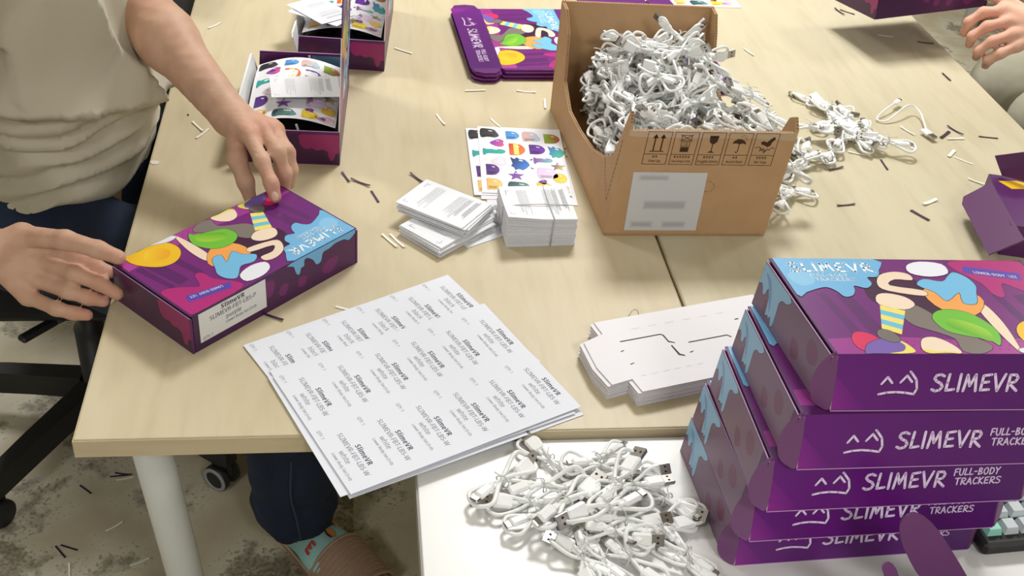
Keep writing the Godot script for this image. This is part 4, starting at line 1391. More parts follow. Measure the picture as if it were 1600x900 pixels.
func carton_print(o: Node, at: Vector3) -> void:
	# x and height measured on the front wall, which leans a little to the right
	var map := func(u: float, v: float, w: float) -> Vector3: return Vector3(0, T + 0.0005, -1.317) + Vector3(u, v, 0) + Vector3(0.0, 0, w)
	var s := ST()
	var c := C(62, 36, 18)
	for i in 5:
		var x := 0.3985 + i * 0.0385
		var sk := func(u: float, v: float, w: float) -> Vector3: return map.call(x + u + (v - 0.12) * 0.055, v, w)
		for l in ["0,0.120 0.0335,0.120 0.0335,0.171 0,0.171 0,0.120", "0,0.136 0.0335,0.136"]:
			stroke(s, pts(l), 0.0007, sk, 0.0004, c)
		var a := func(text: String, wd: float) -> void: stroke(s, pts(text, 0.001), wd, func(u: float, v: float, w: float) -> Vector3: return sk.call(u, 0.12 + v, w), 0.0004, c)
		var b := func(text: String) -> void: ink(s, pts(text, 0.001), func(u: float, v: float, w: float) -> Vector3: return sk.call(u, 0.12 + v, w), 0.0004, c)
		match i:
			0:
				a.call("7,20.5 26,20.5", 0.0012)
				a.call("11.5,22 11.5,42", 0.0018)
				a.call("22,22 22,42", 0.0018)
				b.call("7.5,41 15.5,41 11.5,47.5")
				b.call("18,41 26,41 22,47.5")
			1:
				a.call("10,38 24,38 24,46 10,46 10,38", 0.0008)
				a.call("8,37 26,47", 0.0008)
				a.call("8,47 26,37", 0.0008)
				a.call("11,29 23,29 23,36 11,36 11,29", 0.0008)
				a.call("15.5,31 15.5,34", 0.0007)
				a.call("18,34 19.5,34 19.5,32.6 18,31 19.7,31", 0.0006)
				b.call("11,20 23,20 23,27.5 11,27.5")
			2:
				b.call("11,46 24,46 23,37 20,33.5 15,33.5 12,37")
				a.call("17.5,34 17.5,21", 0.0012)
				b.call("12,19.5 23,19.5 19,21.5 16,21.5")
			3:
				b.call("7,34 9,38.5 14,41.5 20,41 25,37.5 27,33 22,35 17,33.5 12,35")
				a.call("17.3,34 17.3,22 15.6,20 13.6,21.4", 0.001)
				for q in ["20,46 22,48", "23,43 25.5,45.5", "25,40 27.5,42", "17,44.5 18.5,47"]:
					a.call(q, 0.0006)
			4:
				b.call("9,37 13,39 18,37 22,42 27,46 29,42 25,37 24,32 20,29.5 16,32 11,33.5")
				a.call("3,28 9,29.5 13,25 16,27 18,22.5 21,26.5 24,24.5 27,29 31,27.5", 0.0008)
				a.call("12,28 10,23 15,25 17,20 20,24", 0.0007)
	part("handling_print", commit(s), vmat("carton ink", 0.8), o)
	s = ST()
	var words := ["Side Up", "Stacking Limit", "Fragile Items", "Avoid Rain", "No Step"]
	for i in 5:
		var x := 0.3985 + i * 0.0385 + 0.0168
		lettering(s, words[i], 0.0052 if i != 1 else 0.0044, Transform3D(Basis.IDENTITY, map.call(x, 0.1252, 0.0005)))
		# the row of small square characters above the words
		for k in ([2, 6, 4, 2, 4][i] as int):
			var n := [2, 6, 4, 2, 4][i] as int
			var cx := x + (k - (n - 1) * 0.5) * 0.0040
			for l in [[-0.0013, 0.0012, 0.0013, 0.0012], [-0.0013, -0.0001, 0.0013, -0.0001], [0.0, 0.0016, 0.0, -0.0015], [-0.0011, -0.0014, 0.0012, -0.0014]]:
				cbox(s, Transform3D(Basis.IDENTITY, map.call(cx + (l[0] + l[2]) * 0.5, 0.1322 + (l[1] + l[3]) * 0.5, 0.0004)), Vector3(absf(l[2] - l[0]) + 0.0004, absf(l[3] - l[1]) + 0.0004, 0.0002), 0.00005)
	part("handling_lettering", commit(s), mat("brown ink", C(62, 36, 18), 0.8), o)
	s = ST()
	extr(s, rect(0.389, 0.0095, 0.4965, 0.107), map, 0.0003, 0.0006)
	var lab := part("shipping_label", commit(s), mat("shipping label", C(206, 206, 206), 0.5), o)
	lab.set_meta("label", "white shipping label with smeared grey lines")
	s = ST()
	for q in [[0.412, 0.047, 0.06, 0.012], [0.398, 0.016, 0.03, 0.008], [0.445, 0.016, 0.032, 0.008], [0.40, 0.095, 0.04, 0.006]]:
		s = ST()
		for j in 6:
			ink(s, rect(q[0] - 0.003 + j * 0.001, q[1] - 0.003 + j * 0.001, q[0] + q[2] + 0.003 - j * 0.001, q[1] + q[3] + 0.003 - j * 0.001), map, 0.0008 + j * 0.00004, C(206 - j * 6, 206 - j * 6, 207 - j * 6))
		part("smeared_print", commit(s), vmat("carton ink", 0.8), lab)
	s = ST()
	var ring := PackedVector2Array()
	for k in 25:
		ring.append(Vector2(0.5015, 0.084) + Vector2.from_angle(TAU * k / 24) * 0.0085)
	for k in 24:
		if k % 4 != 3:
			stroke(s, PackedVector2Array([ring[k], ring[k + 1]]), 0.0006, map, 0.0004, C(130, 98, 62))
	part("round_stamp", commit(s), vmat("carton ink", 0.8), o)
	s = ST()
	s.set_color(Color.WHITE)
	extr(s, pts("0.374,0.163 0.44,0.162 0.55,0.163 0.614,0.160 0.614,0.1735 0.374,0.1735"), map, 0.0002, 0.0004)
	var tape := StandardMaterial3D.new()
	tape.albedo_color = Color(0.93, 0.86, 0.74, 0.16)
	tape.transparency = BaseMaterial3D.TRANSPARENCY_ALPHA
	tape.roughness = 0.12
	part("clear_tape", commit(s), tape, o)

# ---------------------------------------------------------------- paper goods
func sheet_mesh(map: Callable, w: float, h: float, th: float, nu := 1, nv := 1) -> ArrayMesh:
	var s := ST()
	s.set_smooth_group(0)
	for i in nu:
		for j in nv:
			var u0 := w * i / nu
			var u1 := w * (i + 1) / nu
			var v0 := h * j / nv
			var v1 := h * (j + 1) / nv
			quad(s, map.call(u0, v0, th), map.call(u1, v0, th), map.call(u1, v1, th), map.call(u0, v1, th))
	s.set_smooth_group(1)
	for i in nu:
		for j in nv:
			var u0 := w * i / nu
			var u1 := w * (i + 1) / nu
			var v0 := h * j / nv
			var v1 := h * (j + 1) / nv
			quad(s, map.call(u0, v0, 0.0), map.call(u0, v1, 0.0), map.call(u1, v1, 0.0), map.call(u1, v0, 0.0))
	s.set_smooth_group(-1)
	for i in nu:
		for e in 2:
			var v := h * e
			quad(s, map.call(w * i / nu, v, th), map.call(w * i / nu, v, 0.0), map.call(w * (i + 1) / nu, v, 0.0), map.call(w * (i + 1) / nu, v, th))
	for j in nv:
		for e in 2:
			var u := w * e
			quad(s, map.call(u, h * j / nv, th), map.call(u, h * j / nv, 0.0), map.call(u, h * (j + 1) / nv, 0.0), map.call(u, h * (j + 1) / nv, th))
	return commit(s)

# gummy slime stickers: [u, v, width, height, colour, second colour, shape] in millimetres on a 142 x 207 sheet
func sticker_print(s: SurfaceTool, map: Callable) -> void:
	var list := [
		[20, 22, 30, 30, C(34, 32, 38), C(74, 72, 80), 1], [59, 26, 22, 26, C(66, 136, 204), C(96, 164, 226), 0], [91, 29, 28, 32, C(226, 168, 156), C(168, 208, 232), 1], [126, 33, 26, 30, C(124, 196, 54), C(190, 70, 44), 0],
		[31, 53, 24, 24, C(128, 62, 176), C(232, 84, 148), 2], [25, 81, 36, 24, C(30, 156, 160), C(44, 178, 150), 3], [64, 72, 26, 36, C(200, 66, 36), C(240, 130, 50), 4], [98, 70, 26, 30, C(84, 30, 128), C(122, 52, 180), 0], [130, 76, 26, 36, C(48, 110, 196), C(66, 186, 150), 5],
		[31, 111, 24, 26, C(238, 214, 228), C(246, 228, 238), 2], [66, 117, 30, 38, C(28, 40, 92), C(60, 130, 216), 5], [105, 104, 30, 22, C(140, 46, 156), C(116, 204, 196), 3], [20, 138, 21, 32, C(70, 30, 110), C(106, 52, 146), 0], [57, 154, 26, 28, C(104, 58, 150), C(150, 90, 188), 6],
		[110, 144, 32, 32, C(224, 196, 228), C(236, 212, 238), 1], [128, 122, 24, 24, C(92, 50, 110), C(238, 220, 90), 6], [128, 157, 22, 28, C(246, 190, 40), C(250, 214, 80), 7], [21, 181, 24, 32, C(232, 178, 90), C(246, 204, 120), 0], [62, 186, 36, 26, C(40, 70, 78), C(110, 160, 150), 1], [99, 170, 14, 14, C(110, 40, 130), C(140, 70, 160), 2], [102, 186, 26, 26, C(232, 196, 36), C(248, 222, 70), 0], [126, 190, 30, 24, C(178, 110, 170), C(244, 228, 214), 2],
	]
	for e in list:
		var sh: PackedVector2Array
		match e[6]:
			0: sh = pts("-1,-1 -0.2,-1 0.3,-0.92 0.65,-0.7 0.9,-0.36 1,0 0.9,0.36 0.65,0.7 0.3,0.92 -0.2,1 -1,1")
			1: sh = curvy(pts("-1,-0.9 -0.2,-1 0.5,-0.8 0.8,-0.2 1,0.5 0.5,0.9 -0.2,0.7 -1,0.9"), 3)
			2: sh = curvy(pts("-1,0.05 -0.4,-0.6 0.3,-1 0.9,-0.6 0.8,0 0.9,0.6 0.3,1 -0.4,0.7"), 3)
			3: sh = curvy(pts("-1,-0.7 -0.7,-0.5 0.4,-0.6 0.9,-0.4 1,0.1 0.6,0.5 -0.6,0.5 -1,1"), 3)
			4: sh = pts("-1,-1 -0.2,-1 0.3,-0.92 0.65,-0.7 0.9,-0.36 1,0 0.9,0.36 0.65,0.7 0.3,0.92 -0.2,1 -1,1")
			5: sh = pts("-1,-1 -0.6,-0.7 -0.3,-1 0,-0.7 0.5,-0.7 0.9,-0.2 1,0.2 0.6,0.7 0.2,1 -0.2,0.8 -0.6,1 -0.7,0.6 -1,0.4 -0.8,0")
			6: sh = pts("0,-1 0.24,-0.34 0.95,-0.3 0.4,0.14 0.6,0.8 0,0.42 -0.6,0.8 -0.4,0.14 -0.95,-0.3 -0.24,-0.34")
			_: sh = curvy(pts("-1,0 -0.7,-0.75 0,-1 0.75,-0.7 1,0 0.7,0.75 0,1 -0.72,0.7"), 3)
		var p := PackedVector2Array()
		for q in sh:
			p.append(Vector2(e[0] + q.x * e[2] * 0.5, e[1] + q.y * e[3] * 0.5))
		var big := Geometry2D.offset_polygon(p, 0.5)
		if big.size():
			ink(s, big[0], map, 0.0001, (e[4] as Color).darkened(0.35))
		ink(s, p, map, 0.0002, e[4], e[5], Vector2(1, 0.6))
		var c := Vector2(e[0], e[1])
		var k := Vector2(e[2], e[3]) * 0.5
		if e[6] == 4:
			ink(s, PackedVector2Array([c + k * Vector2(-0.45, -0.95), c + k * Vector2(0.2, -0.92), c + k * Vector2(0.2, 0.92), c + k * Vector2(-0.45, 0.95)]), map, 0.0003, C(240, 220, 120))
		if e[6] == 1 or e[6] == 0:
			ink(s, PackedVector2Array([c + k * Vector2(-0.85, 0.35), c + k * Vector2(0.55, 0.4), c + k * Vector2(0.1, 0.82), c + k * Vector2(-0.85, 0.82)]), map, 0.0003, (e[4] as Color).darkened(0.18))
		ink(s, PackedVector2Array([c + k * Vector2(-0.1, -0.62), c + k * Vector2(0.35, -0.5), c + k * Vector2(0.3, -0.36), c + k * Vector2(-0.1, -0.46)]), map, 0.0004, C(246, 246, 250))
		if e[6] == 5:
			for g in ["1.1,-0.7 1.5,-0.9 1.3,-0.55", "1.05,0.5 1.5,0.75 1.2,0.8"]:
				var q := PackedVector2Array()
				for r in pts(g):
					q.append(c + r * k)
				ink(s, q, map, 0.0002, C(30, 34, 52))

func card_print(s: SurfaceTool, map: Callable) -> void:
	# small grey type in columns; the square in the middle is left blank
	var g := C(128, 128, 134)
	var r2 := RandomNumberGenerator.new()
	r2.seed = 5
	for col in [[8.0, 1, 0.5], [24.0, 5, 0.30], [34.0, 3, 0.25], [62.0, 7, 0.28], [76.0, 4, 0.5], [88.0, 4, 0.6]]:
		for i in col[1]:
			var x: float = col[0] + i * 1.9
			var v := 8.0 + r2.randf() * 4.0
			var e := 50.0 + r2.randf() * 22.0 if col[0] > 20.0 else 22.0
			while v < e:
				var n := 2.0 + r2.randf() * 5.0
				ink(s, rect(x, v, x + col[2] * 1.4, minf(v + n, e)), map, 0.0001, g)
				v += n + 0.9
	for l in ["6,66 6,72 12,72 12,70", "8,10 12,10 12,14"]:
		stroke(s, pts(l), 0.4, map, 0.0001, g)

func label_sheet(called: String, label: String, o: Vector3, a: Vector3, b: Vector3, color: String, code: String, last: int) -> Node3D:
	var t := thing(called, label, "label sheet", o, "label sheets hanging over the table edge")
	part("paper", sheet_mesh(frame(Vector3.ZERO, a, b, Vector3.UP), 0.297, 0.210, 0.0005), mat("label sheet", C(222, 224, 232), 0.6), t)
	if color == "":
		return t
	for tone in 3:
		var s := ST()
		for i in 6:
			for j in 2:
				var lo := i * 0.0495
				var bc := j * 0.105 + 0.053
				var at := func(up: float, along: float) -> Transform3D: return Transform3D(Basis(b, a, Vector3.UP), a * (lo + up) + b * (bc + along) + Vector3.UP * 0.0006)
				match tone:
					0:
						lettering(s, "SlimeVR", 0.0088, at.call(0.0375, 0.006), true)
					1:
						lettering(s, code, 0.0080, at.call(0.0275, 0.0))
						lettering(s, "Lower Body Set (5+0)", 0.0049, at.call(0.0085, 0.011))
						lettering(s, "QTY: 1", 0.0052, at.call(0.0085, -0.043))
					2:
						lettering(s, color, 0.0086, at.call(0.0175, 0.0))
		part("label_lettering", commit(s), mat(["ink bold", "ink text", "ink pale"][tone], [C(74, 72, 84), C(112, 110, 120), C(134, 132, 140)][tone], 0.8), t)
	return t

func paper_goods() -> void:
	# label sheets, lowest first
	var d := func(deg: float) -> Array:
		var r := deg_to_rad(deg)
		return [Vector3(cos(r), 0, -sin(r)), Vector3(sin(r), 0, cos(r))]
	var w := d.call(25.5) as Array
	var k := d.call(29.2) as Array
	var m := d.call(24.0) as Array
	label_sheet("label_sheet", "lowest label sheet, its blank corner peeping out at the right of the pile", V(-0.006, 0.0004, -0.805) + Vector3(0, 0, -0.02) - m[1] * 0.205, m[0], m[1], "", "", 0)
	label_sheet("label_sheet", "label sheet with rows marked black, sticking out at the far left", V(-0.132, 0.0014, -1.074), k[0], k[1], "black", "SLIMEVR-FBT-LBS-B", 0)
	label_sheet("label_sheet", "label sheet under the top ones, blank edge showing along the lower left side", V(-0.0990, 0.0026, -1.013), m[0], m[1], "", "", 0)
	label_sheet("label_sheet", "label sheet just under the top one, corner showing at the far edge", V(-0.098, 0.0036, -1.0245), w[0], w[1], "", "", 0)
	label_sheet("label_sheet", "top label sheet with rows marked white, overhanging the white table", V(-0.093, 0.0048, -1.012), w[0], w[1], "white", "SLIMEVR-FBT-LBS-W", 0)
	# sticker sheets beside the carton
	for i in 4:
		var o: Vector3 = [V(0.203, 0.0004, -1.606), V(0.197, 0.0012, -1.618), V(0.185, 0.0020, -1.628), V(0.205, 0.0030, -1.633)][i]
		var r: float = [0.02, 0.03, 0.02, 0.055][i]
		var a := Vector3(cos(r), 0, sin(r))
		var b := Vector3(-sin(r), 0, cos(r))
		var t := thing("sticker_sheet", ["lowest sticker sheet of the pile left of the carton", "second sticker sheet from the bottom of the pile left of the carton", "sticker sheet with its left margin showing under the top one, left of the carton", "top white sheet of colourful slime stickers lying left of the carton"][i], "sticker sheet", o, "sticker sheets beside the carton")
		var f := frame(Vector3.ZERO, a, b, Vector3.UP)
		part("paper", sheet_mesh(f, 0.137, 0.207, 0.0006), mat("sticker paper", C(232, 232, 236), 0.4), t)
		if i >= 2:
			var s := ST()
			sticker_print(s, func(u: float, v: float, ww: float) -> Vector3: return f.call(u * 0.00096, v * 0.001, ww + 0.0006))
			part("sticker_print", commit(s), vmat("sticker ink", 0.35), t)
	# sheets and cards inside the open boxes
	for i in 2:
		var bf: Vector3 = [Vector3(-0.052, 0, 0.9986), Vector3(-0.0893, 0, 0.996)][i]
		var bl := Vector3(-bf.z, 0, bf.x)
		var bo: Vector3 = [V(-0.0050, 0.0, -1.776), V(0.0810, 0.0, -2.104)][i]
		# u runs from the left wall to the hinge, v towards the viewer
		var o := bo + bl * 0.149 + bf * 0.018 + Vector3.UP * 0.036
		var map := func(u: float, v: float, ww: float) -> Vector3:
			var x := u / 0.142
			return -bl * (u * 0.985) + bf * v + Vector3.UP * (0.004 + 0.020 * sin(PI * clampf(x, 0, 1)) * (1.0 - 0.4 * absf(v / 0.207 - 0.3)) + ww + 0.004 * sin(v * 30.0 + float(i) * 2.0))
		var t := thing("sticker_sheet", ["bent sticker sheet arching out of the nearer open box", "bent sticker sheet in the farther open box at the top edge"][i], "sticker sheet", o, "sticker sheets in the open boxes")
		part("paper", sheet_mesh(map, 0.142, 0.207, 0.0004, 14, 10), mat("sticker paper", C(232, 232, 236), 0.4), t)
		var s := ST()
		sticker_print(s, func(u: float, v: float, ww: float) -> Vector3: return map.call(u * 0.001, v * 0.001, ww + 0.0005))
		part("sticker_print", commit(s), vmat("sticker ink", 0.35), t)
		for j in ([1, 2][i] as int):
			var co: Vector3 = [V(-0.131, 0.0675, -1.668), V(-0.072, 0.066, -1.990)][i] + Vector3(0.012 * j, 0.0015 * j + 0.0, -0.012 * j)
			var r: float = [0.10, 0.62 + 0.3 * j][i]
			var ca := Vector3(cos(r), [-0.02, 0.02][i], -sin(r) * (1.0 if i == 0 else -1.0)).normalized()
			var cb := ca.cross(Vector3.UP).normalized()
			cb = Vector3(-ca.z, 0, ca.x).normalized()
			var c := thing("card", [["instruction card lying across the bent sticker sheet in the nearer open box"], ["lower instruction card tossed over the sheet in the farther open box", "upper instruction card tossed over the sheet in the farther open box"]][i][j], "card", co, "instruction cards in the open boxes")
			var up := cb.cross(ca).normalized()
			part("paper", sheet_mesh(frame(Vector3.ZERO, ca, cb, up), 0.108, 0.072, 0.0006), mat("card paper", C(224, 225, 229), 0.6), c)
			s = ST()
			card_print(s, func(u: float, v: float, ww: float) -> Vector3: return ca * (u * 0.001) + cb * (v * 0.0009) + up * (ww + 0.0006))
			part("small_print", commit(s), vmat("card ink", 0.8), c).set_meta("kind", "stuff")
		# white cable tie sticking up past the sheet
		for j in 2:
			var z := thing("cable_tie", ["white cable tie tail standing at the back of the nearer open box", "white cable tie tail standing at the front of the nearer open box", "white cable tie tail at the back of the farther open box", "white cable tie tail at the front of the farther open box"][i * 2 + j], "cable tie", bo + bl * 0.062 + bf * [0.010, 0.250][j] + Vector3.UP * 0.0265)
			s = ST()
			cbox(s, Transform3D(Basis(bf, 0.25), Vector3(0, 0.016, 0)), Vector3(0.0035, 0.032, 0.0016), 0.0004)
			part("tail", commit(s), mat("white nylon", C(226, 226, 224), 0.5), z)
			s = ST()
			cbox(s, Transform3D(Basis.IDENTITY, Vector3(-0.001, 0.002, 0)), Vector3(0.007, 0.004, 0.005), 0.001)
			part("head", commit(s), mat("white nylon", C(226, 226, 224), 0.5), z)
	# banded block of cards
	var bs := thing("card_block", "thick block of small printed cards held by a rubber band, beside the carton", "card stack", V(0.209, 0.0003, -1.374))
	var s := ST()
	var fb := frame(Vector3.ZERO, Vector3(0.998, 0, -0.055), Vector3(0.055, 0, 0.998), Vector3.UP)
	var lift := func(u: float, v: float, h: float) -> float: return h * (1.0 + 0.10 * pow(clampf(v / 0.088, 0, 1), 3.0) * clampf(1.0 - u / 0.05, 0, 1) - 0.10 * clampf(v / 0.088, 0, 1) * clampf(u / 0.1, 0, 1) * 0.6)
	for i in 58:
		var jx := sin(i * 1.7) * 0.0004 + cos(i * 0.31) * 0.0006
		var jz := cos(i * 2.3) * 0.0005 + (0.0012 if i % 13 == 0 else 0.0)
		var mp := func(u: float, v: float, ww: float) -> Vector3: return fb.call(u + jx, v + jz, (lift.call(u, v, 0.0455 / 58.0 * i) as float) + ww)
		for e in 1:
			var sm := sheet_mesh(mp, 0.100, 0.086, 0.00062, 4, 3)
			s.append_from(sm, 0, Transform3D.IDENTITY)
	var blk := part("card_layers", s.commit(), mat("card paper", C(224, 225, 229), 0.6), bs)
	blk.set_meta("kind", "stuff")
	s = ST()
	var topm := func(u: float, v: float, ww: float) -> Vector3: return fb.call(u, v, (lift.call(u, v, 0.0455) as float) + ww)
	part("top_card", sheet_mesh(topm, 0.100, 0.0865, 0.0006, 6, 6), mat("card paper", C(224, 225, 229), 0.6), bs)
	card_print(s, func(u: float, v: float, ww: float) -> Vector3: return topm.call(u * 0.00098, v * 0.00105 + 0.001, ww + 0.0009))
	part("small_print", commit(s), vmat("card ink", 0.8), bs).set_meta("kind", "stuff")
	s = ST()
	var band := PackedVector3Array()
	for q in [[-0.001, 0.046, 0.0005], [-0.001, 0.05, 0.044], [0.02, 0.052, 0.0475], [0.06, 0.052, 0.0475], [0.1005, 0.052, 0.0445], [0.1005, 0.05, 0.0005]]:
		band.append(fb.call(q[0], q[1], q[2]))
	tube(s, smooth3(band, 1), 0.0007, 6)
	band = PackedVector3Array()
	for q in [[0.066, -0.0015, 0.0], [0.066, -0.0015, 0.046], [0.065, 0.04, 0.0468], [0.066, 0.0875, 0.0452], [0.064, 0.0885, 0.0]]:
		band.append(fb.call(q[0], q[1], q[2]))
	tube(s, smooth3(band, 1), 0.0007, 6)
	part("rubber_band", commit(s), mat("rubber", C(190, 186, 180), 0.6), bs)
	# loose cards in front of it: a single one, a lower pile, an upper pile
	var cards := [[0.120, 0.0004, -1.352, 30.0, "single loose card lying flat under the right end of the fanned card piles"]]
	for i in 7:
		cards.append([0.066 + 0.0015 * sin(i * 2.1), 0.0012 + i * 0.0021, -1.318 + 0.0012 * cos(i * 1.7), 42.0 + sin(i * 1.3) * 2.0, "%s card in the lower loose pile left of the banded block" % ["lowest", "second", "third", "fourth", "fifth", "sixth", "top"][i]])
	for i in 7:
		cards.append([0.110 + 0.0016 * sin(i * 1.9), 0.0166 + i * 0.0020, -1.418 + 0.0016 * cos(i * 2.7), -35.5 + sin(i * 1.9) * 1.6, "%s card in the upper loose pile left of the banded block" % ["lowest", "second", "third", "fourth", "fifth", "sixth", "top"][i]])
	for i in cards.size():
		var e = cards[i]
		var r := deg_to_rad(-(e[3] as float))
		var a := Vector3(cos(r), 0, sin(r))
		var b := Vector3(-sin(r), 0, cos(r))
		var at := V(e[0], e[1], e[2])
		if i >= 1 and i <= 7:
			at = V(e[0], e[1], e[2])
		var label: String = e[4]
		if i == 7:
			label = "top card of the lower loose pile, half covered by the upper pile"
		if i == cards.size() - 1:
			label = "top card of the upper loose pile, its small print in full view"
		var c := thing("card", label, "card", at, "loose instruction cards" if i else "")
		part("paper", sheet_mesh(frame(Vector3.ZERO, a, b, Vector3.UP), 0.112, 0.079, 0.0017 if i else 0.0006), mat("card paper", C(224, 225, 229), 0.6), c)
		if i == 0 or i == 7 or i == cards.size() - 1:
			s = ST()
			var hh := 0.0019 if i else 0.0008
			card_print(s, func(u: float, v: float, ww: float) -> Vector3: return a * (u * 0.00106) + b * (v * 0.00096) + Vector3.UP * (ww + hh))
			part("small_print", commit(s), vmat("card ink", 0.8), c).set_meta("kind", "stuff")
	# die-cut white inserts
	var ia := Vector3(0.969, 0, -0.247)
	var ib := Vector3(0.247, 0, 0.969)
	for i in 12:
		var o := V(0.298, 0.0004 + i * 0.00182, -1.082) + Vector3(sin(i * 2.3) * 0.0012, 0, cos(i * 1.7) * 0.0012) + (Vector3(0.004, 0, -0.003) if i == 11 else Vector3.ZERO)
		var t := thing("die_cut_insert", "%s white die-cut insert of the pile left of the purple stack" % ["lowest", "second lowest", "third lowest", "fourth lowest", "fifth lowest", "sixth lowest", "sixth from the top", "fifth from the top", "fourth from the top", "third from the top", "second from the top", "topmost slotted"][i], "insert", o, "white die-cut inserts")
		s = ST()
		var fm := frame(Vector3.ZERO, ia, ib, Vector3.UP)
		var out := pts("2,-4 3,20 -27,29 -31,77 -26,111 2,108 4,132 236,132 238,108 264,111 268,77 262,29 236,20 236,-4", 0.001)
		var holes := ["18,39 75,39 78,42 79,55 85,59 85,61 77,57 76,43 74,41 18,41", "77,64 79,63 81,81 86,85 85,87 78,83", "102,63 158,63 162,68 161,70 157,65 102,65", "10,57.5 15,56 16,57 11,59", "11,82.5 17,81 18,82 12,84", "94,81.5 100,80 100,81.4 95,83", "184,37 190,36.6 190,38.6 184,39"]
		if i >= 9:
			# cut the slots right through the upper boards: keyhole joins keep each outline one piece
			var poly := out
			extr(s, poly, fm, 0.0, 0.0010)
			part("board", commit(s), mat("insert board", C(226, 223, 226), 0.6), t)
			if i == 11:
				s = ST()
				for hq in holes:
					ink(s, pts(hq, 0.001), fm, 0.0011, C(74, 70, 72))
				for l in [["43,21", "190,21"], ["15,106", "108,105"]]:
					var p0 := pts(l[0])[0] * 0.001
					var p1 := pts(l[1])[0] * 0.001
					for j in 12:
						if j % 2 == 0:
							stroke(s, PackedVector2Array([p0.lerp(p1, j / 12.0), p0.lerp(p1, (j + 0.9) / 12.0)]), 0.0005, fm, 0.0011, C(176, 172, 176))
				part("slot", commit(s), vmat("slot shade", 0.9), t)
		else:
			extr(s, out, fm, 0.0, 0.0016)
			part("board", commit(s), mat("insert board", C(226, 223, 226), 0.6), t)
	# sheets at the very top of the frame behind the carton
	var st := thing("sticker_sheet", "sticker sheet lying at the top edge behind the carton", "sticker sheet", V(0.66, 0.0004, -2.36))
	var sf := frame(Vector3.ZERO, Vector3(0.99, 0, -0.05), Vector3(0.05, 0, 0.99), Vector3.UP)
	part("paper", sheet_mesh(sf, 0.15, 0.19, 0.0006), mat("sticker paper", C(232, 232, 236), 0.4), st)
	s = ST()
	sticker_print(s, func(u: float, v: float, ww: float) -> Vector3: return sf.call(u * 0.001, v * 0.0009, ww + 0.0006))
	part("sticker_print", commit(s), vmat("sticker ink", 0.35), st)

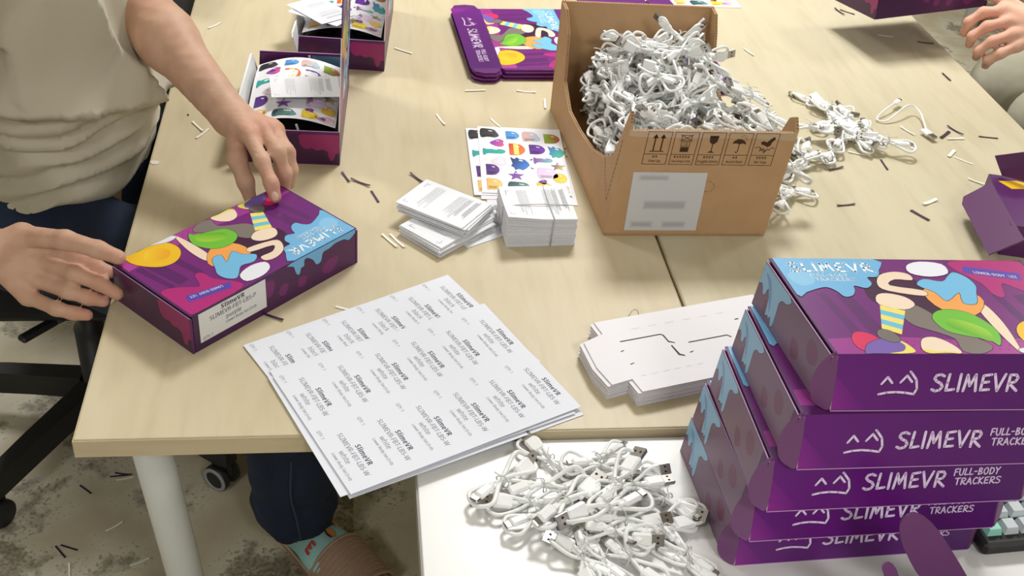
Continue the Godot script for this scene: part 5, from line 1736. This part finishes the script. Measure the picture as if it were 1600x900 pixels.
# ---------------------------------------------------------------- cables
func make_cable(sd: int) -> Node3D:
	var r := RandomNumberGenerator.new()
	r.seed = sd * 77 + 5
	var t := Node3D.new()
	var wht := mat("cable jacket", C(238, 239, 236), 0.45)
	var moulded := mat("moulded plug", C(240, 240, 238), 0.4)
	var steel := mat("nickel", C(176, 172, 166), 0.28, 1.0)
	var j := func(a: float) -> float: return r.randf_range(-a, a)
	var wa := r.randf_range(0.009, 0.015)
	var wb := r.randf_range(0.008, 0.014)
	var la := r.randf_range(0.034, 0.044)
	var lb := r.randf_range(0.030, 0.042)
	var za := -0.003
	var p := PackedVector3Array([Vector3(-0.016, 0.004, za), Vector3(-0.006, 0.005, -0.001), Vector3(0.012, 0.006, wa * 0.5), Vector3(la * 0.8, 0.004 + absf(j.call(0.006)), wa), Vector3(la, 0.004, 0.0), Vector3(la * 0.75, 0.005, -wa * 0.9), Vector3(0.008, 0.007, -0.002),
		Vector3(-0.012, 0.006, wb * 0.6), Vector3(-lb * 0.8, 0.005 + absf(j.call(0.008)), wb), Vector3(-lb, 0.005, 0.002), Vector3(-lb * 0.78, 0.004, -wb), Vector3(-0.010, 0.008, -0.003), Vector3(0.002, 0.008, 0.001), Vector3(0.013, 0.008, 0.002 + j.call(0.003))])
	var s := ST()
	tube(s, smooth3(p, 5), 0.00195, 7)
	var o := part("cord", commit(s), wht, t)
	# wide plug with its metal shell, towards -x
	var ang: float = j.call(0.25)
	var bx := Basis(Vector3.UP, ang) * Basis(Vector3.RIGHT, j.call(0.9))
	var e := Transform3D(bx, Vector3(-0.026, 0.0055, za))
	s = ST()
	cbox(s, e, Vector3(0.020, 0.0068, 0.0138), 0.0018)
	cbox(s, Transform3D(bx, e * Vector3(0.0125, 0, 0)), Vector3(0.007, 0.0045, 0.005), 0.0012)
	var pa := part("wide_plug", commit(s), moulded, t)
	s = ST()
	cbox(s, Transform3D(bx, e * Vector3(-0.0155, 0, 0)), Vector3(0.0125, 0.0045, 0.012), 0.0004)
	var shell := part("metal_shell", commit(s), steel, pa)
	s = ST()
	for q in [-0.0026, 0.0026]:
		for g in [-1, 1]:
			cbox(s, Transform3D(bx, e * Vector3(-0.0155, 0.0023 * g, q)), Vector3(0.0024, 0.0003, 0.002), 0.0001)
	part("latch_hole", commit(s), mat("shell hole", C(30, 28, 28), 0.8), shell)
	if sd % 3 == 0:
		s = ST()
		cbox(s, Transform3D(bx, e * Vector3(-0.0218, -0.0006, 0)), Vector3(0.0004, 0.0018, 0.0108), 0.0001)
		part("blue_tongue", commit(s), mat("blue tongue", C(62, 56, 130), 0.5), shell)
	# small plug towards +x
	bx = Basis(Vector3.UP, j.call(0.3)) * Basis(Vector3.RIGHT, j.call(0.7))
	e = Transform3D(bx, Vector3(0.022, 0.0085, 0.002))
	s = ST()
	cbox(s, e, Vector3(0.018, 0.0056, 0.0094), 0.002)
	cbox(s, Transform3D(bx, e * Vector3(-0.011, 0, 0)), Vector3(0.006, 0.0042, 0.0046), 0.0012)
	var pc := part("small_plug", commit(s), moulded, t)
	s = ST()
	cbox(s, Transform3D(bx, e * Vector3(0.012, 0, 0)), Vector3(0.0066, 0.0026, 0.0083), 0.0011)
	part("metal_tip", commit(s), steel, pc)
	# twist tie round the waist, tails up
	s = ST()
	var ring := PackedVector3Array()
	for k in 13:
		var a := TAU * k / 12
		ring.append(Vector3(0.001 * sin(a * 2.0), 0.0062 + sin(a) * 0.0052, cos(a) * 0.0066))
	tube(s, ring, 0.0007, 5)
	tube(s, smooth3(PackedVector3Array([Vector3(0, 0.0112, 0), Vector3(0.003 + j.call(0.003), 0.016, 0.002), Vector3(0.006 + j.call(0.004), 0.018, 0.006 + j.call(0.004))]), 3), 0.0006, 5)
	tube(s, smooth3(PackedVector3Array([Vector3(0, 0.0112, 0), Vector3(-0.003, 0.015, -0.002 + j.call(0.003)), Vector3(-0.006 + j.call(0.003), 0.0155, -0.006)]), 3), 0.0006, 5)
	part("twist_tie", commit(s), mat("tie wire", C(214, 214, 210), 0.5), t)
	o.name = "cord"
	return t

func cables() -> void:
	var kinds := []
	for k in 7:
		kinds.append(make_cable(k))
	var put := func(kind: int, at: Vector3, b: Basis, label: String, group: String) -> void:
		var c: Node3D = (kinds[kind] as Node3D).duplicate()
		c.name = numbered("charging_cable")
		add_child(c)
		c.transform = Transform3D(b, at)
		tag(c, label, "cable", group)
	# heap on the white table: x, z, turn, length in millimetres
	var heap := "0.219 -0.875 -49 70;0.274 -0.873 -148 62;0.161 -0.838 -135 90;0.205 -0.831 -173 85;0.270 -0.853 -5 60;0.280 -0.818 -123 84;0.301 -0.843 -165 70;0.186 -0.812 -176 74;0.224 -0.793 -138 96;0.195 -0.789 -156 78;0.264 -0.785 -161 90;0.298 -0.818 -160 60;0.341 -0.809 -44 78;0.334 -0.805 -31 66;0.317 -0.762 -149 84;0.284 -0.774 -180 60;0.271 -0.758 -19 62;0.232 -0.730 -45 66;0.252 -0.728 -63 60;0.281 -0.727 -45 62;0.342 -0.735 -52 72;0.340 -0.717 -47 56;0.233 -0.733 -86 60"
	var special := {0: "coiled white cable at the far left top of the heap on the white table", 1: "coiled white cable at the white heap's far edge, pointing to the purple stack", 2: "coiled white cable lying apart at the left end of the heap on the white table", 9: "coiled white cable with its loop hanging over the near left of the heap", 12: "coiled white cable at the right of the heap beside the purple stack", 20: "coiled white cable nearest the purple stack, in front of the heap"}
	# says which cable it is: its third of the heap, then its rank from the far edge
	var spot := func(text: String, me: int, where: String, named: Dictionary) -> String:
		var rows := text.split(";")
		var xs := []
		for k in rows.size():
			if not named.has(k):
				xs.append([float(rows[k].split(" ")[0]), float(rows[k].split(" ")[1]), k])
		xs.sort_custom(func(a, b): return a[0] < b[0])
		var third := ceili(xs.size() / 3.0)
		for c in 3:
			var col := xs.slice(c * third, mini((c + 1) * third, xs.size()))
			col.sort_custom(func(a, b): return a[1] < b[1])
			for k in col.size():
				if col[k][2] == me:
					return "coiled white cable, %s third of the %s, %s from far edge" % [["left", "middle", "right"][c], where, ["first", "second", "third", "fourth", "fifth", "sixth", "seventh", "eighth"][k]]
		return ""
	var i := 0
	for l in heap.split(";"):
		var q := l.split(" ")
		var b := Basis(Vector3.UP, deg_to_rad(float(q[2])) + (PI if i % 3 == 1 else 0.0)) * Basis(Vector3.BACK, rng.randf_range(-0.12, 0.12)) * Basis(Vector3.RIGHT, rng.randf_range(-0.3, 0.3))
		var mid := Vector2(float(q[0]) - 0.262, float(q[1]) + 0.80).length()
		var y := -0.0095 + maxf(0.0, 0.016 - mid * 0.20) + (i % 3) * 0.0035 * (1.0 if mid < 0.06 else 0.3)
		var sc := float(q[3]) / 88.0
		put.call(i % 7, V(float(q[0]), y, float(q[1])), b.scaled(Vector3.ONE * clampf(sc * 1.3, 1.05, 1.3)), special.get(i, spot.call(heap, i, "white table heap", special)), "cables heaped on the white table")
		i += 1
	# heap on the right table
	var spill := "0.822 -1.735 -56 60;0.847 -1.711 -47 55;0.833 -1.690 -70 60;0.830 -1.652 25 66;0.856 -1.656 -85 70;0.822 -1.617 24 66;0.849 -1.593 -69 62;0.877 -1.614 -95 68;0.896 -1.573 -22 60;0.821 -1.587 49 82;0.861 -1.599 -48 60;0.771 -1.613 -8 60;0.752 -1.545 -20 60;0.791 -1.551 58 66;0.727 -1.513 34 76;0.732 -1.550 55 66;0.675 -1.431 -13 60;0.655 -1.392 63 60;0.706 -1.497 42 60"
	var special2 := {0: "coiled white cable at the far tip of the spill right of the carton", 8: "coiled white cable with an open loop at the right end of the spill", 16: "coiled white cable lying close along the right side of the carton", 17: "coiled white cable nearest the front right corner of the carton"}
	i = 0
	for l in spill.split(";"):
		var q := l.split(" ")
		var b := Basis(Vector3.UP, deg_to_rad(float(q[2])) + (PI if i % 2 == 1 else 0.0)) * Basis(Vector3.BACK, rng.randf_range(-0.1, 0.1)) * Basis(Vector3.RIGHT, rng.randf_range(-0.3, 0.3))
		put.call((i + 2) % 7, V(float(q[0]), 0.001 + (i % 3) * 0.004 + (0.006 if i > 2 and i < 12 else 0.0), float(q[1])), b.scaled(Vector3.ONE * 1.12), special2.get(i, spot.call(spill, i, "carton spill", special2)), "cables spilled right of the carton")
		i += 1
	# the carton is heaped full
	var n := 0
	for layer in 7:
		for ix in 4:
			for iz in 7:
				var x := 0.375 + 0.195 * (ix + 0.5 + rng.randf_range(-0.35, 0.35)) / 4.0
				var z := -1.69 + 0.36 * (iz + 0.5 + rng.randf_range(-0.35, 0.35)) / 7.0
				var top := 0.118 + 0.070 * exp(-(pow((x - 0.482) / 0.088, 2.0) + pow((z + 1.57) / 0.11, 2.0))) + 0.03 * smoothstep(-1.45, -1.36, z) * smoothstep(0.36, 0.44, x)
				top -= 0.035 * (1.0 - smoothstep(0.36, 0.40, x))
				var y := top - 0.0165 * layer + rng.randf_range(-0.006, 0.004)
				if y < 0.012:
					continue
				var tilt := 0.75 if layer < 2 else 0.4
				x = clampf(x, 0.385, 0.575)
				z = clampf(z, -1.665, -1.352)
				var yaw := rng.randf() * TAU
				if x < 0.435 or (x > 0.53 and y < 0.085):
					yaw = PI / 2 + rng.randf_range(-0.35, 0.35) + PI * float(n % 2)
				if z > -1.385 or z < -1.645:
					yaw = rng.randf_range(-0.3, 0.3) + PI * float(n % 2)
					x = clampf(x, 0.435, 0.545)
				var b := Basis(Vector3.UP, yaw) * Basis(Vector3.BACK, rng.randf_range(-tilt, tilt)) * Basis(Vector3.RIGHT, rng.randf_range(-1.3, 1.3))
				put.call(n % 7, V(x, y, z), b.scaled(Vector3.ONE * 1.12), "coiled white cable in the heap filling the brown carton", "cables heaped in the carton")
				n += 1
	for e in [[0.612, 0.10, -1.53, -0.6, 0.7], [0.625, 0.115, -1.47, 1.2, 0.4], [0.645, 0.06, -1.50, 0.9, 0.9], [0.606, 0.135, -1.43, -0.3, 0.3]]:
		put.call(n % 7, V(e[0], e[1], e[2]), (Basis(Vector3.UP, e[3]) * Basis(Vector3.BACK, -e[4])).scaled(Vector3.ONE * 1.12), "coiled white cable slipping over the cut right wall of the carton", "cables slipping over the carton wall")
		n += 1
	for k in 12:
		var x := 0.600 + 0.055 * rng.randf()
		var z := -1.54 + 0.17 * (k + rng.randf()) / 12.0
		put.call(n % 7, V(x, 0.128 - (x - 0.60) * 1.1 + rng.randf_range(-0.02, 0.008), z), (Basis(Vector3.UP, rng.randf_range(-0.9, 0.9) + PI * (k % 2)) * Basis(Vector3.BACK, -0.5 if k % 2 == 0 else 0.5) * Basis(Vector3.RIGHT, rng.randf_range(-0.8, 0.8))).scaled(Vector3.ONE * 1.12), "coiled white cable slipping over the cut right wall of the carton", "cables slipping over the carton wall")
		n += 1
	for k in kinds:
		k.free()
	# one cable lies open in an S
	var c := thing("charging_cable", "single uncoiled white cable lying in an S curve on the right table", "cable", V(0.97, 0.0, -1.69))
	var s := ST()
	var path := PackedVector3Array()
	for q in [[0.975, -1.731, 0.012], [0.958, -1.716, 0.012], [0.937, -1.699, 0.008], [0.924, -1.683, 0.004], [0.936, -1.676, 0.004], [0.953, -1.683, 0.010], [0.974, -1.698, 0.018], [0.995, -1.713, 0.018], [1.006, -1.711, 0.014], [1.009, -1.693, 0.012], [1.003, -1.664, 0.010], [0.998, -1.642, 0.008]]:
		path.append(Vector3(q[0] - 0.97, q[2], q[1] + 1.69))
	tube(s, smooth3(path, 5), 0.0017, 7)
	part("cord", commit(s), mat("cable jacket", C(238, 239, 236), 0.45), c)
	s = ST()
	var b1 := Basis(Vector3.UP, 0.78)
	var e1 := Transform3D(b1, Vector3(0.012, 0.012, -0.047))
	cbox(s, e1, Vector3(0.018, 0.0056, 0.0094), 0.002)
	var sp := part("small_plug", commit(s), mat("moulded plug", C(240, 240, 238), 0.4), c)
	s = ST()
	cbox(s, Transform3D(b1, e1 * Vector3(0.012, 0, 0)), Vector3(0.0066, 0.0026, 0.0083), 0.0011)
	part("metal_tip", commit(s), mat("nickel", C(176, 172, 166), 0.28, 1.0), sp)
	s = ST()
	var b2 := Basis(Vector3.UP, 1.86)
	var e2 := Transform3D(b2, Vector3(0.025, 0.007, 0.058))
	cbox(s, e2, Vector3(0.020, 0.0068, 0.0138), 0.0018)
	var wp := part("wide_plug", commit(s), mat("moulded plug", C(240, 240, 238), 0.4), c)
	s = ST()
	cbox(s, Transform3D(b2, e2 * Vector3(-0.0155, 0, 0)), Vector3(0.0125, 0.0045, 0.012), 0.0004)
	part("metal_shell", commit(s), mat("nickel", C(176, 172, 166), 0.28, 1.0), wp)

# ---------------------------------------------------------------- scraps
func strips() -> void:
	var tone := {"w": mat("white strip", C(236, 232, 218), 0.6), "d": mat("purple strip", C(58, 26, 56), 0.5), "g": mat("grey strip", C(150, 134, 112), 0.6)}
	var word := {"w": "white paper strip", "d": "dark purple paper strip", "g": "grey brown paper strip"}
	var rows := """w -0.253,-2.010,0.034,53 t on the left table, above the bare forearm
w 0.094,-1.921,0.038,-35 t right of the farther open box
w 0.146,-1.658,0.037,-72 t between the nearer open box and the sticker sheets
w 0.214,-1.767,0.036,7 t alone in the gap below the box blanks
w 0.304,-1.767,0.034,-8 t left of the carton, below the box blanks
w 0.331,-1.722,0.035,-96 t touching the left side of the carton
w 0.237,-1.651,0.030,-65 t half under the far edge of the sticker sheets
w -0.243,-1.621,0.036,-58 t below the forearm, upper one of the crossed pair
w -0.233,-1.599,0.035,62 t below the forearm, lower one of the crossed pair
d 0.097,-1.470,0.033,-57 t touching the far corner of the loose cards
d -0.010,-1.471,0.030,-69 t beyond the held box, first of three in a row
d 0.012,-1.455,0.035,-36 t beyond the held box, middle of three in a row
d 0.033,-1.417,0.033,-72 t beyond the held box, last of three in a row
w 0.051,-1.301,0.037,-58 t left of the loose cards, outer one of a pair
w 0.062,-1.301,0.037,-60 t left of the loose cards, inner one of a pair
d -0.101,-1.131,0.033,-28 t poking out from under the label end of the held box
w -0.006,-1.145,0.034,-22 t poking out from under the far edge of the label sheets
d 1.034,-2.174,0.035,-74 t steeper one of a pair near the lifted box
d 1.052,-2.174,0.034,-44 t flatter one of a pair near the lifted box
d 1.111,-2.158,0.031,-15 t at the far right, below the near corner of the lifted box
d 1.167,-2.026,0.033,-13 t in the shadow of the lifted box
d 1.141,-1.868,0.033,-86 t near the right table edge below the reaching hand
w 1.091,-2.055,0.032,-14 t in the middle of the lifted box's shadow
d 1.059,-1.651,0.036,-64 t right of the uncoiled cable, long one of a group of three
d 1.033,-1.635,0.036,42 t broad short one right of the uncoiled cable
w 1.046,-1.621,0.033,4 t right of the uncoiled cable, below two dark strips
d 1.112,-1.629,0.034,-10 t by the right frame edge, level with the uncoiled cable
w 0.967,-1.647,0.033,-65 t under the bend of the uncoiled cable
w 0.947,-1.595,0.034,-65 t between the spilled cables and the uncoiled cable
d 0.786,-1.513,0.031,20 t just below the spilled cables
d 0.877,-1.529,0.033,-92 t below the loop at the right end of the spill
w 1.015,-1.569,0.030,47 t broad one of a T-shaped pair on the right table
w 1.026,-1.547,0.034,-47 t slender one of a T-shaped pair on the right table
w 0.843,-1.564,0.031,-23 t against the lower edge of the spilled cables
d 0.763,-1.403,0.032,9 t right of the carton, level with its label
w 0.907,-1.413,0.033,28 t broad one alone in the middle of the right table
d 0.874,-1.375,0.034,-58 t slanting below the broad white strip on the right table
w 1.016,-1.477,0.028,-43 t left of the folded out purple flap
g 0.697,-1.780,0.034,-34 t right of the carton, beside the corner of the box blanks
w 0.768,-1.956,0.033,-70 t faint on the bare table right of the carton
d -0.499,-1.536,0.033,-42 f nearest the chair spoke
d -0.443,-1.569,0.035,6 f lower dark one of three by the white leg
d -0.436,-1.573,0.033,-11 f upper dark one of three by the white leg
w -0.432,-1.561,0.033,13 f pale one of three by the white leg
w -0.432,-1.441,0.034,39 f alone left of the white table leg
d -0.515,-1.387,0.035,-51 f at the lower left, steeper one of a pair
d -0.502,-1.396,0.034,-23 f at the lower left, flatter one of a pair
w -0.492,-1.344,0.034,-79 f at the bottom left corner of the picture
w -0.375,-1.357,0.035,26 f closest to the foot of the white table leg"""
	var i := 0
	for row in rows.split("\n"):
		var a := row.substr(0, 1)
		var q := row.substr(2, row.find(" ", 2) - 2).split(",")
		var rest := row.substr(row.find(" ", 2) + 1)
		var floor_row := rest.begins_with("f")
		var text: String = word[a] + (" on the floor, " if floor_row else ", ") + rest.substr(2)
		var y := -T + 0.0012 if floor_row else 0.0004
		if floor_row and i % 2 == 0:
			y += 0.001
		var wdt := 0.0058 if text.contains("broad") else 0.0033
		var s := ST()
		var m := frame(Vector3.ZERO, Vector3.RIGHT, Vector3.BACK, Vector3.UP)
		var bend := rng.randf_range(0.0, 0.0018)
		var ln := float(q[2])
		var mp := func(u: float, v: float, w: float) -> Vector3: return Vector3(u - ln * 0.5, w + bend * pow((u / ln - 0.5) * 2.0, 2.0), v - wdt * 0.5)
		var o := part("paper_strip", sheet_mesh(mp, ln, wdt, 0.0006, 4, 1), tone[a], self)
		o.position = V(float(q[0]), y + 0.0008 * (i % 2), float(q[1]))
		o.rotation.y = deg_to_rad(float(q[3]))
		tag(o, text, "paper strip", "paper strips scattered on the floor" if floor_row else "paper strips scattered on the tables")
		i += 1

func small_things() -> void:
	# keyboard peeping out behind the lowest box
	var kb := thing("keyboard", "black keyboard with mint keycaps, its corner showing past the lowest purple box", "keyboard", V(0.658, -0.0108, -0.85))
	var kf := Basis(Vector3.UP, 0.06)
	var s := ST()
	cbox(s, Transform3D(kf, kf * Vector3(0.15, 0.009, 0.065)), Vector3(0.30, 0.018, 0.13), 0.004)
	part("case", commit(s), mat("black plastic", C(26, 25, 25), 0.5), kb)
	var mint := mat("mint keycap", C(150, 214, 196), 0.5)
	var grey := mat("grey keycap", C(196, 204, 206), 0.5)
	for r in 5:
		for c in 13:
			s = ST()
			var at: Vector3 = kf * Vector3(0.016 + c * 0.0205, 0.0215, 0.020 + r * 0.0222)
			var hs := 0.0088
			var ts := 0.0066
			var q := []
			for e in [[-1, -1], [1, -1], [1, 1], [-1, 1]]:
				q.append([at + kf * Vector3(e[0] * hs, -0.004, e[1] * hs), at + kf * Vector3(e[0] * ts, 0.005, e[1] * ts)])
			quad(s, q[0][1], q[1][1], q[2][1], q[3][1])
			for k in 4:
				quad(s, q[k][0], q[(k + 1) % 4][0], q[(k + 1) % 4][1], q[k][1])
			var key := part("keycap", commit(s), mint if c < 1 or r == 0 else grey, kb)
			if c == 0 and r == 4:
				s = ST()
				lettering(s, "CTRL", 0.0040, Transform3D(kf * Basis(Vector3.RIGHT, -PI / 2), at + Vector3(-0.001, 0.0054, -0.002)))
				part("legend", commit(s), mat("ink bold", C(74, 72, 84), 0.8), key)
	# bent wire beside the inserts
	var w := thing("wire_clip", "bent bit of bare wire lying behind the white inserts", "wire", V(0.36, 0.0, -1.125))
	s = ST()
	tube(s, smooth3(PackedVector3Array([Vector3(-0.016, 0.001, 0.007), Vector3(-0.006, 0.001, 0.003), Vector3(0.0, 0.003, -0.002), Vector3(0.004, 0.008, -0.005), Vector3(0.009, 0.010, -0.003), Vector3(0.011, 0.004, 0.002), Vector3(0.003, 0.001, 0.004)]), 4), 0.0005, 6)
	part("wire", commit(s), mat("nickel", C(176, 172, 166), 0.28, 1.0), w)
	# scraps
	s = ST()
	extr(s, curvy(pts("-6,-4 2,-5 7,-1 4,5 -4,4", 0.001), 2), frame(Vector3.ZERO, Vector3.RIGHT, Vector3.BACK, Vector3.UP), 0.0, 0.0008)
	var sc := part("tape_scrap", commit(s), mat("pale tape", C(226, 220, 206), 0.25), self)
	sc.position = V(-0.294, 0.0003, -1.508)
	tag(sc, "small pale scrap of tape at the left table edge beside the jeans", "tape scrap")
	var bead := SphereMesh.new()
	bead.radius = 0.0016
	bead.height = 0.002
	var o := part("screw", bead, mat("black steel", C(22, 22, 23), 0.45), self)
	o.position = V(0.125, -0.0098, -0.8165)
	tag(o, "tiny black screw on the white table left of the cables", "screw")
	var o2 := part("screw", bead, mat("black steel", C(22, 22, 23), 0.45), self)
	o2.position = V(-0.262, 0.001, -1.66)
	tag(o2, "tiny dark speck on the left table below the forearm", "screw")
